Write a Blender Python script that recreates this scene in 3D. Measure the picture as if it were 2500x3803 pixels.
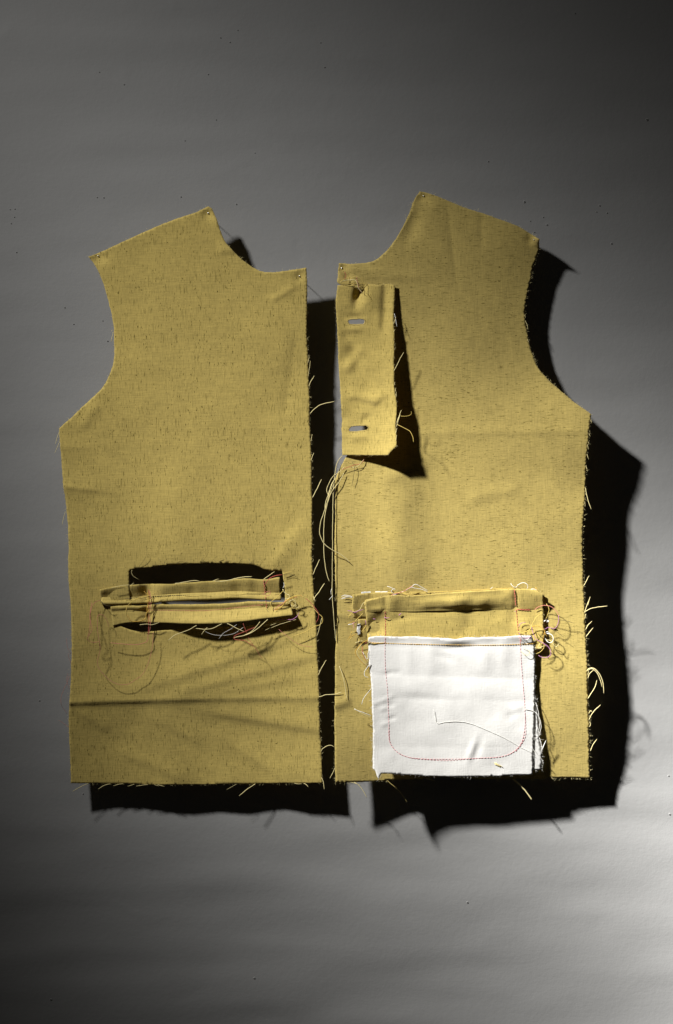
import bpy, bmesh, math, random
import numpy as np
from mathutils import Vector
from mathutils.geometry import delaunay_2d_cdt

for o in list(bpy.data.objects):
    bpy.data.objects.remove(o, do_unlink=True)
SC = bpy.context.scene
COL = SC.collection
random.seed(7)

# ------------------------------------------------------------------ camera, world, lamps, exposure
S = 0.0003            # metres per pattern unit on the wall (the layout is drawn in these units)
CX, CY = 1250.0, 1901.5
CAMD = 2.5            # camera distance from the wall
cam = bpy.data.cameras.new('camera')
cam.sensor_fit = 'HORIZONTAL'
cam.sensor_width = 36.0
cam.lens = 36.0 * CAMD / (2500 * S)
cam.clip_end = 50
camo = bpy.data.objects.new('camera', cam)
COL.objects.link(camo)
camo.location = (0, -CAMD, 0)
camo.rotation_euler = (math.radians(90), 0, 0)
SC.camera = camo

world = bpy.data.worlds.new('World')
SC.world = world
world.use_nodes = True
bg = world.node_tree.nodes['Background']
bg.inputs[0].default_value = (1.0, 0.93, 0.8, 1)
bg.inputs[1].default_value = 0.009

LAMP = Vector((-1.2, -1.0, 1.314))
# one studio lamp; its reflector throws a hot core inside a wider, uneven beam inside a weak spill.
# each lobe: aim on the wall, tightness, strength
BEAM = (((4911, 4960), 250.0, 132.0), ((2759, 3392), 81.5, 11.0), ((581, 773), 29.3, 1.36), ((1350, 3000), 130.0, 1.9))
def lamp():
    l = bpy.data.lights.new('studio_lamp', 'POINT')
    l.energy = 4 * math.pi ** 2
    l.shadow_soft_size = 0.072
    l.color = (1.0, 0.99, 0.965)
    l.use_nodes = True
    t = l.node_tree; t.nodes.clear()
    out = t.nodes.new('ShaderNodeOutputLight'); em = t.nodes.new('ShaderNodeEmission')
    t.links.new(em.outputs[0], out.inputs[0])
    tc = t.nodes.new('ShaderNodeTexCoord')
    def mth(op, a, b):
        n = t.nodes.new('ShaderNodeMath'); n.operation = op
        for k, v in ((0, a), (1, b)):
            if isinstance(v, bpy.types.NodeSocket): t.links.new(v, n.inputs[k])
            else: n.inputs[k].default_value = v
        return n.outputs[0]
    tot = None
    for aim, kap, amp in BEAM:
        a = (Vector(((aim[0] - CX) * S, 0, (CY - aim[1]) * S)) - LAMP).normalized()
        dp = t.nodes.new('ShaderNodeVectorMath'); dp.operation = 'DOT_PRODUCT'
        t.links.new(tc.outputs['Normal'], dp.inputs[0]); dp.inputs[1].default_value = a
        e = mth('MULTIPLY', mth('EXPONENT', mth('MULTIPLY', mth('SUBTRACT', dp.outputs['Value'], 1.0), kap), 0.0), amp)
        tot = e if tot is None else mth('ADD', tot, e)
    t.links.new(tot, em.inputs['Strength'])
    o = bpy.data.objects.new('studio_lamp', l); COL.objects.link(o); o.location = LAMP
lamp()

SC.view_settings.view_transform = 'Standard'
SC.view_settings.look = 'None'
SC.view_settings.exposure = 0.0
SC.view_settings.gamma = 1.0
SC.view_settings.use_curve_mapping = False
SC.render.engine = 'CYCLES'

# ------------------------------------------------------------------ helpers
def W(px, py, h):
    """pattern units + stand-off from the wall -> metres (wall is the plane y = 0)"""
    f = (CAMD - h) / CAMD
    return ((px - CX) * S * f, -h, (CY - py) * S * f)

class VN:
    """smooth value noise"""
    def __init__(self, seed):
        self.t = np.random.default_rng(seed).uniform(-1, 1, (128, 128))
    def __call__(self, x, y):
        x = np.asarray(x, float); y = np.asarray(y, float)
        xi = np.floor(x).astype(int); yi = np.floor(y).astype(int)
        fx = x - xi; fy = y - yi
        fx = fx * fx * fx * (fx * (fx * 6 - 15) + 10); fy = fy * fy * fy * (fy * (fy * 6 - 15) + 10)
        t = self.t
        a = t[xi % 128, yi % 128]; b = t[(xi + 1) % 128, yi % 128]
        c = t[xi % 128, (yi + 1) % 128]; d = t[(xi + 1) % 128, (yi + 1) % 128]
        return (a + (b - a) * fx) * (1 - fy) + (c + (d - c) * fx) * fy

class TPS:
    """thin plate spline through (x, y, value)"""
    def __init__(self, pts):
        p = np.array(pts, float)
        self.x = p[:, 0] / 1000; self.y = p[:, 1] / 1000
        n = len(p)
        K = self.u(self.x[:, None] - self.x[None], self.y[:, None] - self.y[None])
        P = np.c_[np.ones(n), self.x, self.y]
        A = np.zeros((n + 3, n + 3)); A[:n, :n] = K + np.eye(n) * 1e-4; A[:n, n:] = P; A[n:, :n] = P.T
        self.w = np.linalg.solve(A, np.r_[p[:, 2], 0, 0, 0])
    def u(self, dx, dy):
        r2 = dx * dx + dy * dy
        return r2 * np.log(np.maximum(r2, 1e-12))
    def __call__(self, px, py):
        x = np.asarray(px, float) / 1000; y = np.asarray(py, float) / 1000
        n = len(self.x)
        r = self.w[n] + self.w[n + 1] * x + self.w[n + 2] * y
        for i in range(n):
            r = r + self.w[i] * self.u(x - self.x[i], y - self.y[i])
        return r

def ss(a, b, x):
    t = np.clip((x - a) / (b - a), 0, 1)
    return t * t * (3 - 2 * t)
def gau(px, py, x, y, sx, sy, amp, rot=0):
    c, s = math.cos(math.radians(rot)), math.sin(math.radians(rot))
    dx, dy = px - x, py - y
    u = dx * c + dy * s; v = -dx * s + dy * c
    return amp * 1e-3 * np.exp(-(u / sx) ** 2 - (v / sy) ** 2)
def ridge(px, py, x0, y0, x1, y1, amp, wl, wr, sharp=True, a1=None, ta=0.18, tb=0.18):
    """crease from (x0,y0) to (x1,y1); wl / wr its width on the two sides, amp in mm"""
    L = math.hypot(x1 - x0, y1 - y0)
    tx, ty = (x1 - x0) / L, (y1 - y0) / L
    dx, dy = px - x0, py - y0
    t = (dx * tx + dy * ty) / L
    d = -dx * ty + dy * tx
    w = np.where(d > 0, wr, wl)
    prof = np.exp(-(np.sqrt(d * d + 4) - 2) / w) if sharp else np.exp(-(d / w) ** 2)
    a = amp if a1 is None else amp + (a1 - amp) * np.clip(t, 0, 1)
    ea = ss(-ta if ta > 0 else -1, ta, t) if ta > 0 else 1.0
    eb = 1 - ss(1 - tb, 1 + tb, t) if tb > 0 else 1.0
    return a * 1e-3 * prof * ea * eb

K_WR = 1.9
def GAU(px, py, x, y, sx, sy, amp, rot=0): return gau(px, py, x, y, sx, sy, amp * 1.35, rot)
def RIDGE(px, py, x0, y0, x1, y1, amp, *a, **k): return ridge(px, py, x0, y0, x1, y1, amp * K_WR, *a, **k)

def linkobj(name, mesh, mat, parent=None, kind=None, label=None):
    o = bpy.data.objects.new(name, mesh)
    if mat is not None and not mesh.materials:
        mesh.materials.append(mat)
    COL.objects.link(o)
    if parent is not None:
        o.parent = parent
        p = parent; off = Vector((0, 0, 0))
        while p is not None:
            off += p.location; p = p.parent
        o.location = -off
    if kind: o['kind'] = kind
    if label: o['label'] = label
    return o
def mesh_from(name, v, f, smooth=True):
    m = bpy.data.meshes.new(name)
    m.from_pydata([tuple(map(float, p)) for p in v], [], [tuple(map(int, q)) for q in f])
    if smooth:
        m.polygons.foreach_set('use_smooth', [True] * len(m.polygons))
    m.update()
    return m
def thing(name, loc, label, cat, group=None):
    e = bpy.data.objects.new(name, None)
    e.empty_display_size = 0.02
    COL.objects.link(e)
    e.location = loc
    e['label'] = label; e['category'] = cat
    if group: e['group'] = group
    return e

def catmull(pts, sub, closed=False, corner=None):
    """smooth a polyline, keeping sharp corners (for closed outlines)"""
    P = np.array(pts, float); n = len(P); out = []
    def dirv(a, b):
        d = b - a; return d / max(np.linalg.norm(d[:2]), 1e-6)
    tin, tout = [], []
    for i in range(n):
        if closed or 0 < i < n - 1:
            a, b, c = P[(i - 1) % n], P[i], P[(i + 1) % n]
            d1, d2 = dirv(a, b), dirv(b, c)
            cosv = float(np.dot(d1[:2], d2[:2]))
            if corner is not None and cosv < math.cos(math.radians(corner)):
                tin.append(d1); tout.append(d2)
            else:
                t = (d1 + d2) * .5; t = t / max(np.linalg.norm(t[:2]), .45)
                tin.append(t); tout.append(t)
        elif i == 0:
            t = dirv(P[0], P[1]); tin.append(t); tout.append(t)
        else:
            t = dirv(P[-2], P[-1]); tin.append(t); tout.append(t)
    m = n if closed else n - 1
    for i in range(m):
        a, b = P[i], P[(i + 1) % n]
        L = np.linalg.norm((b - a)[:2])
        k = max(1, int(math.ceil(L / sub)))
        for j in range(k):
            t = j / k
            h0 = 2*t**3 - 3*t**2 + 1; h1 = t**3 - 2*t**2 + t; h2 = -2*t**3 + 3*t**2; h3 = t**3 - t**2
            out.append(h0 * a + h1 * L * tout[i] + h2 * b + h3 * L * tin[(i + 1) % n])
    if not closed: out.append(P[-1])
    return np.array(out)

def inpoly(x, y, poly):
    r = np.zeros(x.shape, bool); n = len(poly)
    for i in range(n):
        x0, y0 = poly[i]; x1, y1 = poly[(i + 1) % n]
        if y0 == y1: continue
        c = ((y0 > y) != (y1 > y)) & (x < (x1 - x0) * (y - y0) / (y1 - y0) + x0)
        r ^= c
    return r

JN = VN(91)
def cloth(name, outline, hfun, mat, parent, sp=9.0, holes=(), thick=0.0005, jag=0.9, seed=1, corner=32, label=None):
    """a piece of cloth cut to an outline, with holes, lying on the height field hfun"""
    loops = []
    for k, ol in enumerate([outline] + list(holes)):
        p = catmull(ol, sp * 0.75, True, corner)
        s = np.arange(len(p))
        if jag:
            p = p + np.c_[JN(s * 0.55 + seed * 7, s * 0 + k * 3.3), JN(s * 0.55, s * 0 + 40.5 + seed * 5 + k)] * jag
            p = p + np.c_[JN(s * 0.09 + seed * 3, s * 0 + 9 + k * 3.3), JN(s * 0.09, s * 0 + 70.5 + seed * 5 + k)] * jag * 1.6
        loops.append(p)
    rng = np.random.default_rng(seed)
    lo, hi = loops[0].min(0), loops[0].max(0)
    gx, gy = np.meshgrid(np.arange(lo[0], hi[0], sp), np.arange(lo[1], hi[1], sp * 0.87))
    gx = gx + (np.arange(gx.shape[0]) % 2)[:, None] * sp / 2
    q = np.c_[gx.ravel(), gy.ravel()]
    q = q + rng.uniform(-.12, .12, q.shape) * sp
    m = inpoly(q[:, 0], q[:, 1], loops[0])
    for l in loops[1:]: m &= ~inpoly(q[:, 0], q[:, 1], l)
    q = q[m]
    allb = np.concatenate(loops)
    keep = np.ones(len(q), bool)
    # drop grid points that lie too near the outline
    cell = {}
    for b in allb:
        cell.setdefault((int(b[0] // sp), int(b[1] // sp)), []).append(b)
    ci = np.floor(q / sp).astype(int)
    for i in range(len(q)):
        cx, cy = ci[i]
        for ax in (-1, 0, 1):
            for ay in (-1, 0, 1):
                for b in cell.get((cx + ax, cy + ay), ()):
                    if (b[0] - q[i, 0]) ** 2 + (b[1] - q[i, 1]) ** 2 < (0.45 * sp) ** 2:
                        keep[i] = False
    q = q[keep]
    verts, edges = [], []
    for l in loops:
        s0 = len(verts)
        verts += [Vector((float(a), float(b))) for a, b in l]
        n = len(l)
        edges += [(s0 + i, s0 + (i + 1) % n) for i in range(n)]
    verts += [Vector((float(a), float(b))) for a, b in q]
    ov, oe, of, *_ = delaunay_2d_cdt(verts, edges, [], 0, 1e-4)
    v = np.array([(a.x, a.y) for a in ov])
    tri = np.array([t for t in of if len(t) == 3])
    c = v[tri].mean(1)
    m = inpoly(c[:, 0], c[:, 1], loops[0])
    for l in loops[1:]: m &= ~inpoly(c[:, 0], c[:, 1], l)
    tri = tri[m]
    a, b, d = v[tri[:, 0]], v[tri[:, 1]], v[tri[:, 2]]
    area = (b[:, 0] - a[:, 0]) * (d[:, 1] - a[:, 1]) - (b[:, 1] - a[:, 1]) * (d[:, 0] - a[:, 0])
    tri[area > 0] = tri[area > 0][:, ::-1]          # face the camera side
    used = np.unique(tri); mp = -np.ones(len(v), int); mp[used] = np.arange(len(used))
    v = v[used]; tri = mp[tri]
    h = np.asarray(hfun(v[:, 0], v[:, 1]))
    f = (CAMD - h) / CAMD
    co = np.c_[(v[:, 0] - CX) * S * f, -h, (CY - v[:, 1]) * S * f]
    me = mesh_from(name, co, tri)
    o = linkobj(name, me, mat, parent, label=label)
    # make the front face outwards (-y)
    if me.polygons[0].normal.y > 0:
        me.flip_normals()
    md = o.modifiers.new('thickness', 'SOLIDIFY'); md.thickness = thick; md.offset = -1
    return o, loops

def strip(name, top, bot, hfun, prof, mat, parent, nu=90, nv=10, roll=None, thick=0.0005, label=None, jag=0.8, seed=3):
    """a folded welt: a strip between two edges whose lower edge rolls under with radius roll (pattern units)"""
    T = catmull(top, 6); B = catmull(bot, 6)
    def at(P, u):
        s = np.r_[0, np.cumsum(np.hypot(*(P[1:] - P[:-1]).T))]; s /= s[-1]
        return np.c_[np.interp(u, s, P[:, 0]), np.interp(u, s, P[:, 1])]
    u = np.linspace(0, 1, nu); t = at(T, u); b = at(B, u)
    t = t + np.c_[u * 0, JN(u * nu * .5, u * 0 + seed)] * jag
    rows = []
    for v in np.linspace(0, 1, nv):
        p = t + (b - t) * v
        if roll: p = p + (np.array([0, -roll]) * v)
        h = hfun(p[:, 0], p[:, 1]) + prof(u, np.full_like(u, v), p[:, 0], p[:, 1])
        p[:, 0] += JN(np.full_like(u, v * nv * .6), u * 0 + seed + 20) * jag * 1.2 * np.where((u < .02) | (u > .98), 1, 0)
        rows.append((p, h))
    if roll:
        p0, h0 = rows[-1]
        for a in np.radians([22, 45, 68, 90, 115, 140, 165, 185]):
            p = p0 + np.array([0, roll * math.sin(a)])
            rows.append((p, h0 - roll * S * (1 - math.cos(a))))
        p = p0 - np.array([0, roll * 4]); rows.append((p, h0 - roll * S * 2.1))
    V, F = [], []
    for p, h in rows:
        for i in range(nu): V.append(W(p[i, 0], p[i, 1], float(h[i])))
    for r in range(len(rows) - 1):
        for i in range(nu - 1):
            F.append((r * nu + i, (r + 1) * nu + i, (r + 1) * nu + i + 1, r * nu + i + 1))
    me = mesh_from(name, V, F)
    o = linkobj(name, me, mat, parent, label=label)
    md = o.modifiers.new('thickness', 'SOLIDIFY'); md.thickness = thick; md.offset = -1
    return o

def tube_arrays(P, r, sides=5, taper=0.55):
    """P: n x 3 metres -> verts, faces of a tube"""
    n = len(P); V, F = [], []
    up = Vector((0.13, 1, 0.21)).normalized()
    for i in range(n):
        d = Vector(P[min(i + 1, n - 1)]) - Vector(P[max(i - 1, 0)])
        if d.length < 1e-9: d = Vector((1, 0, 0))
        d.normalize()
        a = d.cross(up)
        if a.length < 1e-4: a = d.cross(Vector((1, 0, 0)))
        a.normalize(); b = d.cross(a)
        rr = r * (taper + (1 - taper) * min(1, (n - 1 - i) / 3 + 0.01)) if i > n - 4 else r
        for k in range(sides):
            t = 2 * math.pi * k / sides
            V.append(Vector(P[i]) + (a * math.cos(t) + b * math.sin(t)) * rr)
    for i in range(n - 1):
        for k in range(sides):
            F.append((i * sides + k, i * sides + (k + 1) % sides, (i + 1) * sides + (k + 1) % sides, (i + 1) * sides + k))
    F.append(tuple(range(sides))[::-1]); F.append(tuple((n - 1) * sides + k for k in range(sides)))
    return V, F
TN = VN(55); tcount = [0]; LIFTK = .55
def path3(pts, hfun, sub=5.0, wob=0.8):
    """[(px,py[,lift mm])] -> smoothed 3-D points above hfun"""
    q = [(p[0], p[1], (p[2] if len(p) > 2 else 1.0) * (LIFTK if len(p) > 2 and p[2] > 0 else 1)) for p in pts]
    c = catmull(q, sub)
    tcount[0] += 1; k = tcount[0]
    s = np.arange(len(c))
    c[:, 0] += TN(s * .35 + k * 3.1, s * 0 + k * 1.7) * wob
    c[:, 1] += TN(s * .35 + k * 5.3, s * 0 + 60 + k * 1.3) * wob
    h = hfun(c[:, 0], c[:, 1]) + c[:, 2] * 1e-3
    return [W(a, b, float(z)) for a, b, z in zip(c[:, 0], c[:, 1], h)]
RK = .86
def thread(parent, pts, mat, hfun, r=0.4, name='loose_thread', label=None, sub=5.0, wob=0.8):
    V, F = tube_arrays(path3(pts, hfun, sub, wob), r * RK * 1e-3)
    return linkobj(name, mesh_from(name, V, F), mat, parent, label=label)
def stitches(parent, pts, mat, hfun, r=0.34, length=8.0, gap=2.0, lift=0.25, name='stitching', wob=0.7, label=None):
    """a sewn row: short stitches dipping into the cloth"""
    c = catmull([(p[0], p[1]) for p in pts], 1.0)
    s = np.r_[0, np.cumsum(np.hypot(*(c[1:] - c[:-1]).T))]
    V, F = [], []; d = 0.0; k = 0
    while d + length < s[-1]:
        t = np.linspace(d, d + length, 5)
        x = np.interp(t, s, c[:, 0]); y = np.interp(t, s, c[:, 1])
        j = random.uniform(-wob, wob); x = x + np.linspace(-j, j, 5); y = y + np.linspace(j, -j, 5) * .6
        h = hfun(x, y) + (np.array([-.5, .7, 1, .7, -.5]) * lift) * 1e-3
        v, f = tube_arrays([W(a, b, float(z)) for a, b, z in zip(x, y, h)], r * 1e-3, 4, 1.0)
        o = len(V); V += v; F += [tuple(i + o for i in q) for q in f]
        d += length + gap * random.uniform(.6, 1.5); k += 1
    return linkobj(name, mesh_from(name, V, F), mat, parent, label=label)
def fuzz(parent, loop, mat, hfun, n, lmin, lmax, r=0.11, name='edge_fibres', seed=5, where=None, lean=(0.25, 0.35)):
    """fine fibres along a cut edge, nobody could count them"""
    rng = random.Random(seed); V, F = [], []; N = len(loop)
    c = loop.mean(0); tries = 0; made = 0
    area = 0.5 * np.sum(loop[:, 0] * np.roll(loop[:, 1], -1) - np.roll(loop[:, 0], -1) * loop[:, 1])
    while made < n and tries < n * 30:
        tries += 1
        i = rng.randrange(N); p = loop[i]
        wt = where(p[0], p[1]) if where else 1
        if rng.random() > wt: continue
        d = loop[(i + 1) % N] - loop[i - 1]; d = d / max(np.hypot(*d), 1e-6)
        nrm = np.array([d[1], -d[0]]) * (1 if area > 0 else -1)
        L = rng.uniform(lmin, lmax) * (0.5 + rng.random())
        dirv = nrm + d * rng.uniform(-1.1, 1.1) + np.array(lean) * rng.uniform(0, 1)
        dirv = dirv / np.hypot(*dirv)
        bend = rng.uniform(-.5, .5)
        pts = []
        hb = float(hfun(p[0], p[1])) - 0.0002
        dh = rng.uniform(-.25, .25) * L * S
        for t in (0, .33, .66, 1):
            x = p + dirv * L * t + np.array([-dirv[1], dirv[0]]) * bend * L * t * t
            pts.append(W(x[0], x[1], hb + dh * t))
        v, f = tube_arrays(pts, r * 1e-3 * rng.uniform(.7, 1.3), 3)
        o = len(V); V += v; F += [tuple(i + o for i in q) for q in f]
        made += 1
    return linkobj(name, mesh_from(name, V, F), mat, parent, kind='stuff')

# ------------------------------------------------------------------ materials
class NT:
    def __init__(self, name):
        self.m = bpy.data.materials.new(name); self.m.use_nodes = True
        self.t = self.m.node_tree; self.t.nodes.clear()
        self.out = self.n('ShaderNodeOutputMaterial')
    def n(self, typ, **kw):
        x = self.t.nodes.new(typ)
        for k, v in kw.items(): setattr(x, k, v)
        return x
    def l(self, a, b): self.t.links.new(a, b)
    def val(self, node, i, v):
        if isinstance(v, bpy.types.NodeSocket): self.l(v, node.inputs[i])
        else: node.inputs[i].default_value = v
    def math(self, op, a, b=0.0, clamp=False):
        x = self.n('ShaderNodeMath', operation=op, use_clamp=clamp); self.val(x, 0, a); self.val(x, 1, b); return x.outputs[0]
    def noise(self, vec, scale, detail=2.0, rough=0.5, dist=0.0):
        x = self.n('ShaderNodeTexNoise'); self.l(vec, x.inputs['Vector'])
        x.inputs['Scale'].default_value = scale; x.inputs['Detail'].default_value = detail
        x.inputs['Roughness'].default_value = rough; x.inputs['Distortion'].default_value = dist
        return x.outputs['Fac']
    def mapping(self, vec, scale=(1, 1, 1), rot=(0, 0, 0), loc=(0, 0, 0)):
        x = self.n('ShaderNodeMapping'); self.l(vec, x.inputs['Vector'])
        x.inputs['Scale'].default_value = scale; x.inputs['Rotation'].default_value = rot; x.inputs['Location'].default_value = loc
        return x.outputs[0]
    def ramp(self, fac, a, b, ca=(0, 0, 0, 1), cb=(1, 1, 1, 1)):
        x = self.n('ShaderNodeMapRange'); self.l(fac, x.inputs['Value'])
        x.inputs['From Min'].default_value = a; x.inputs['From Max'].default_value = b
        return x.outputs[0]
    def mix(self, fac, a, b, mode='MIX'):
        x = self.n('ShaderNodeMix', data_type='RGBA', blend_type=mode)
        self.val(x, 0, fac); self.val(x, 6, a); self.val(x, 7, b)
        return x.outputs[2]

def cloth_material(name, base, dark, vertical=True, slub=1.0, weave=0.30, trans=0.21, sheen=0.15, offs=0.0):
    k = NT(name)
    tc = k.n('ShaderNodeTexCoord').outputs['Object']
    tc = k.mapping(tc, loc=(offs, 0, offs * 1.7), rot=(0, math.radians(0.8), 0))
    lo, la = (120, 1) if vertical else (1, 120)
    def aniso(across, along, loc=0.0):
        sc = (across, 0.0, along) if vertical else (along, 0.0, across)
        return k.mapping(tc, scale=sc, loc=(loc, loc, loc))
    # warp and weft yarns, uneven
    warp = k.noise(aniso(1150, 95), 1.0, 3, .6)
    weft = k.noise(aniso(70, 1000, 3.3), 1.0, 3, .6)
    big = k.noise(tc, 14, 3, .55)
    yarn = k.math('ADD', k.math('MULTIPLY', k.math('SUBTRACT', warp, .5), weave * 2.6),
                  k.math('MULTIPLY', k.math('SUBTRACT', weft, .5), weave * 1.9))
    yarn = k.math('ADD', yarn, k.math('MULTIPLY', k.math('SUBTRACT', big, .5), .16))
    yarn = k.math('ADD', yarn, k.math('MULTIPLY', k.math('SUBTRACT', k.noise(tc, 60, 3, .6), .5), .18))
    val = k.math('ADD', yarn, 1.0)
    col = k.mix(1.0, base, (1, 1, 1, 1), 'MULTIPLY')
    vm = k.n('ShaderNodeVectorMath', operation='SCALE'); k.l(col, vm.inputs[0]); k.l(val, vm.inputs['Scale'])
    col = vm.outputs[0]
    if slub > 0:
        # thick dark slubs: long flecks and short knots, in uneven drifts
        s1 = k.noise(aniso(780, 165, 8.1), 1.0, 1.5, .5)
        s2 = k.noise(aniso(900, 330, 5.7), 1.0, 1.0, .5)
        s3 = k.noise(aniso(900, 75, 1.9), 1.0, 2.0, .5)
        drift = k.math('MULTIPLY', k.math('SUBTRACT', k.noise(tc, 38, 2), .5), .10)
        f1 = k.ramp(k.math('ADD', s1, drift), .662, .725)
        f2 = k.ramp(k.math('ADD', s2, drift), .705, .75)
        f3 = k.math('MULTIPLY', k.ramp(k.math('ADD', s3, drift), .59, .70), .55)
        f = k.math('MULTIPLY', k.math('MAXIMUM', k.math('MAXIMUM', f1, f2), f3, True), slub, True)
        col = k.mix(f, col, dark)
    b = k.n('ShaderNodeBsdfPrincipled'); k.l(col, b.inputs['Base Color'])
    b.inputs['Roughness'].default_value = 0.92
    b.inputs['Specular IOR Level'].default_value = 0.15
    b.inputs['Sheen Weight'].default_value = sheen
    b.inputs['Sheen Roughness'].default_value = 0.6
    hgt = k.math('ADD', k.math('ADD', warp, weft), k.math('MULTIPLY', k.noise(tc, 420, 2), .8))
    bp = k.n('ShaderNodeBump'); bp.inputs['Strength'].default_value = 0.35; bp.inputs['Distance'].default_value = 0.0004
    k.l(hgt, bp.inputs['Height']); k.l(bp.outputs[0], b.inputs['Normal'])
    tr = k.n('ShaderNodeBsdfTranslucent'); k.l(col, tr.inputs[0])
    mx = k.n('ShaderNodeMixShader'); mx.inputs[0].default_value = trans
    k.l(b.outputs[0], mx.inputs[1]); k.l(tr.outputs[0], mx.inputs[2]); k.l(mx.outputs[0], k.out.inputs[0])
    return k.m

def yarn_material(name, col, rough=0.8, var=0.25):
    k = NT(name)
    tc = k.n('ShaderNodeTexCoord').outputs['Object']
    n = k.noise(tc, 900, 2)
    c2 = tuple(x * (1 - var) for x in col[:3]) + (1,)
    c = k.mix(n, c2, col)
    b = k.n('ShaderNodeBsdfPrincipled'); k.l(c, b.inputs['Base Color'])
    b.inputs['Roughness'].default_value = rough; b.inputs['Specular IOR Level'].default_value = 0.25
    b.inputs['Sheen Weight'].default_value = 0.2
    k.l(b.outputs[0], k.out.inputs[0])
    return k.m

def wall_material():
    k = NT('grey_paper')
    tc = k.n('ShaderNodeTexCoord').outputs['Object']
    a = k.noise(k.mapping(tc, scale=(2.2, 1, 5)), 3.0, 4, .55)
    g = k.noise(tc, 520, 3, .6)
    fib = k.noise(k.mapping(tc, scale=(90, 1, 320)), 1.0, 2, .5)
    v = k.math('ADD', .93, k.math('ADD', k.math('MULTIPLY', a, .08), k.math('MULTIPLY', g, .06)))
    vm = k.n('ShaderNodeVectorMath', operation='SCALE'); vm.inputs[0].default_value = (.262, .260, .255); k.l(v, vm.inputs['Scale'])
    b = k.n('ShaderNodeBsdfPrincipled'); k.l(vm.outputs[0], b.inputs['Base Color'])
    b.inputs['Roughness'].default_value = 0.8; b.inputs['Specular IOR Level'].default_value = 0.2
    h = k.math('ADD', k.math('MULTIPLY', g, .5), k.math('ADD', k.math('MULTIPLY', fib, .35), k.math('MULTIPLY', k.noise(tc, 150, 3), .9)))
    bp = k.n('ShaderNodeBump'); bp.inputs['Strength'].default_value = 0.3; bp.inputs['Distance'].default_value = 0.0006
    k.l(h, bp.inputs['Height']); k.l(bp.outputs[0], b.inputs['Normal'])
    k.l(b.outputs[0], k.out.inputs[0])
    return k.m

def metal_material():
    k = NT('pin_steel')
    tc = k.n('ShaderNodeTexCoord').outputs['Object']
    n = k.noise(tc, 1500, 2)
    c = k.mix(n, (.55, .54, .52, 1), (.8, .79, .76, 1))
    b = k.n('ShaderNodeBsdfPrincipled'); k.l(c, b.inputs['Base Color'])
    b.inputs['Metallic'].default_value = 1.0; b.inputs['Roughness'].default_value = 0.28
    k.l(b.outputs[0], k.out.inputs[0]); return k.m

OCH = (.53, .404, .114, 1); DRK = (.135, .098, .011, 1)
M_V = cloth_material('ochre_cloth_upright', OCH, DRK, True)
M_H = cloth_material('ochre_cloth_crosswise', (.50, .383, .115, 1), DRK, False, slub=.9, offs=.37)
M_P = cloth_material('ochre_cloth_placket', (.515, .392, .111, 1), DRK, True, slub=.8, offs=.83)
M_W = cloth_material('white_lining_cloth', (.695, .682, .65, 1), (.6, .58, .52, 1), False, slub=0, weave=.07, trans=.12, sheen=.1)
M_WALL = wall_material()
M_PIN = metal_material()
Y_YEL = yarn_material('yellow_yarn', (.62, .48, .15, 1))
Y_PALE = yarn_material('pale_yarn', (.74, .63, .30, 1))
Y_AMB = yarn_material('amber_thread', (.62, .36, .05, 1))
Y_GOLD = yarn_material('golden_thread', (.68, .50, .12, 1))
Y_RED = yarn_material('red_thread', (.52, .10, .07, 1))
Y_PINK = yarn_material('pink_thread', (.62, .22, .16, 1))
Y_CRIM = yarn_material('crimson_thread', (.64, .30, .31, 1))
Y_PUR = yarn_material('purple_thread', (.44, .17, .36, 1))
Y_WHT = yarn_material('white_thread', (.82, .80, .74, 1))
Y_DRK = yarn_material('dark_fibre', (.13, .10, .035, 1))
Y_HOLE = yarn_material('pin_hole_shade', (.012, .012, .012, 1))
Y_HRIM = yarn_material('pin_hole_rim', (.36, .355, .345, 1))

# ------------------------------------------------------------------ the wall (grey paper, gently wavy)
wn1, wn2, wn3, wn4 = VN(1), VN(2), VN(3), VN(4)
_wr = random.Random(12)
WRINK = []
for _ in range(46):
    x, y, a, L = _wr.uniform(0, 2500), _wr.uniform(0, 1000) if _wr.random() < .72 else _wr.uniform(3000, 3800), _wr.gauss(2.6, .5), _wr.uniform(30, 150)
    if _wr.random() < .35: a = _wr.gauss(0.15, .3)
    WRINK.append((x, y, x + L * math.cos(a), y - L * math.sin(a), _wr.uniform(.10, .26) * _wr.choice((1, 1, -1)), _wr.uniform(6, 22), _wr.uniform(4, 10)))
def wall_y(px, py):
    h = 1.25e-3 * wn1(px / 800 + 5.2 - py / 3000, py / 150 + px / 2600 + 3.1) * (0.45 + .55 * ss(2400, 3300, py))
    h = h + .55e-3 * wn2(px / 360 + 1.1 + py / 900, py / 88 - px / 1900 + 8.4) * (0.65 + .35 * ss(2300, 3300, py))
    h = h + .14e-3 * wn3(px / 110, py / 75)
    h = h + .8e-3 * wn4(px / 1500 + 2, py / 700 + 6)
    for c in ((240, 3345, 420, 3352, .22), (420, 3352, 530, 3405, .22), (632, 0, 655, 40, .3), (1195, 420, 1232, 350, .16), (0, 150, 45, 90, .3),
              (250, 120, 310, 80, .18), (455, 250, 470, 330, .16), (1290, 215, 1400, 208, .15), (820, 640, 990, 560, .14), (930, 900, 1120, 960, .13)):
        h = h + ridge(px, py, c[0], c[1], c[2], c[3], c[4], 9, 5)
    for c in WRINK: h = h + ridge(px, py, *c)
    return h
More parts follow.
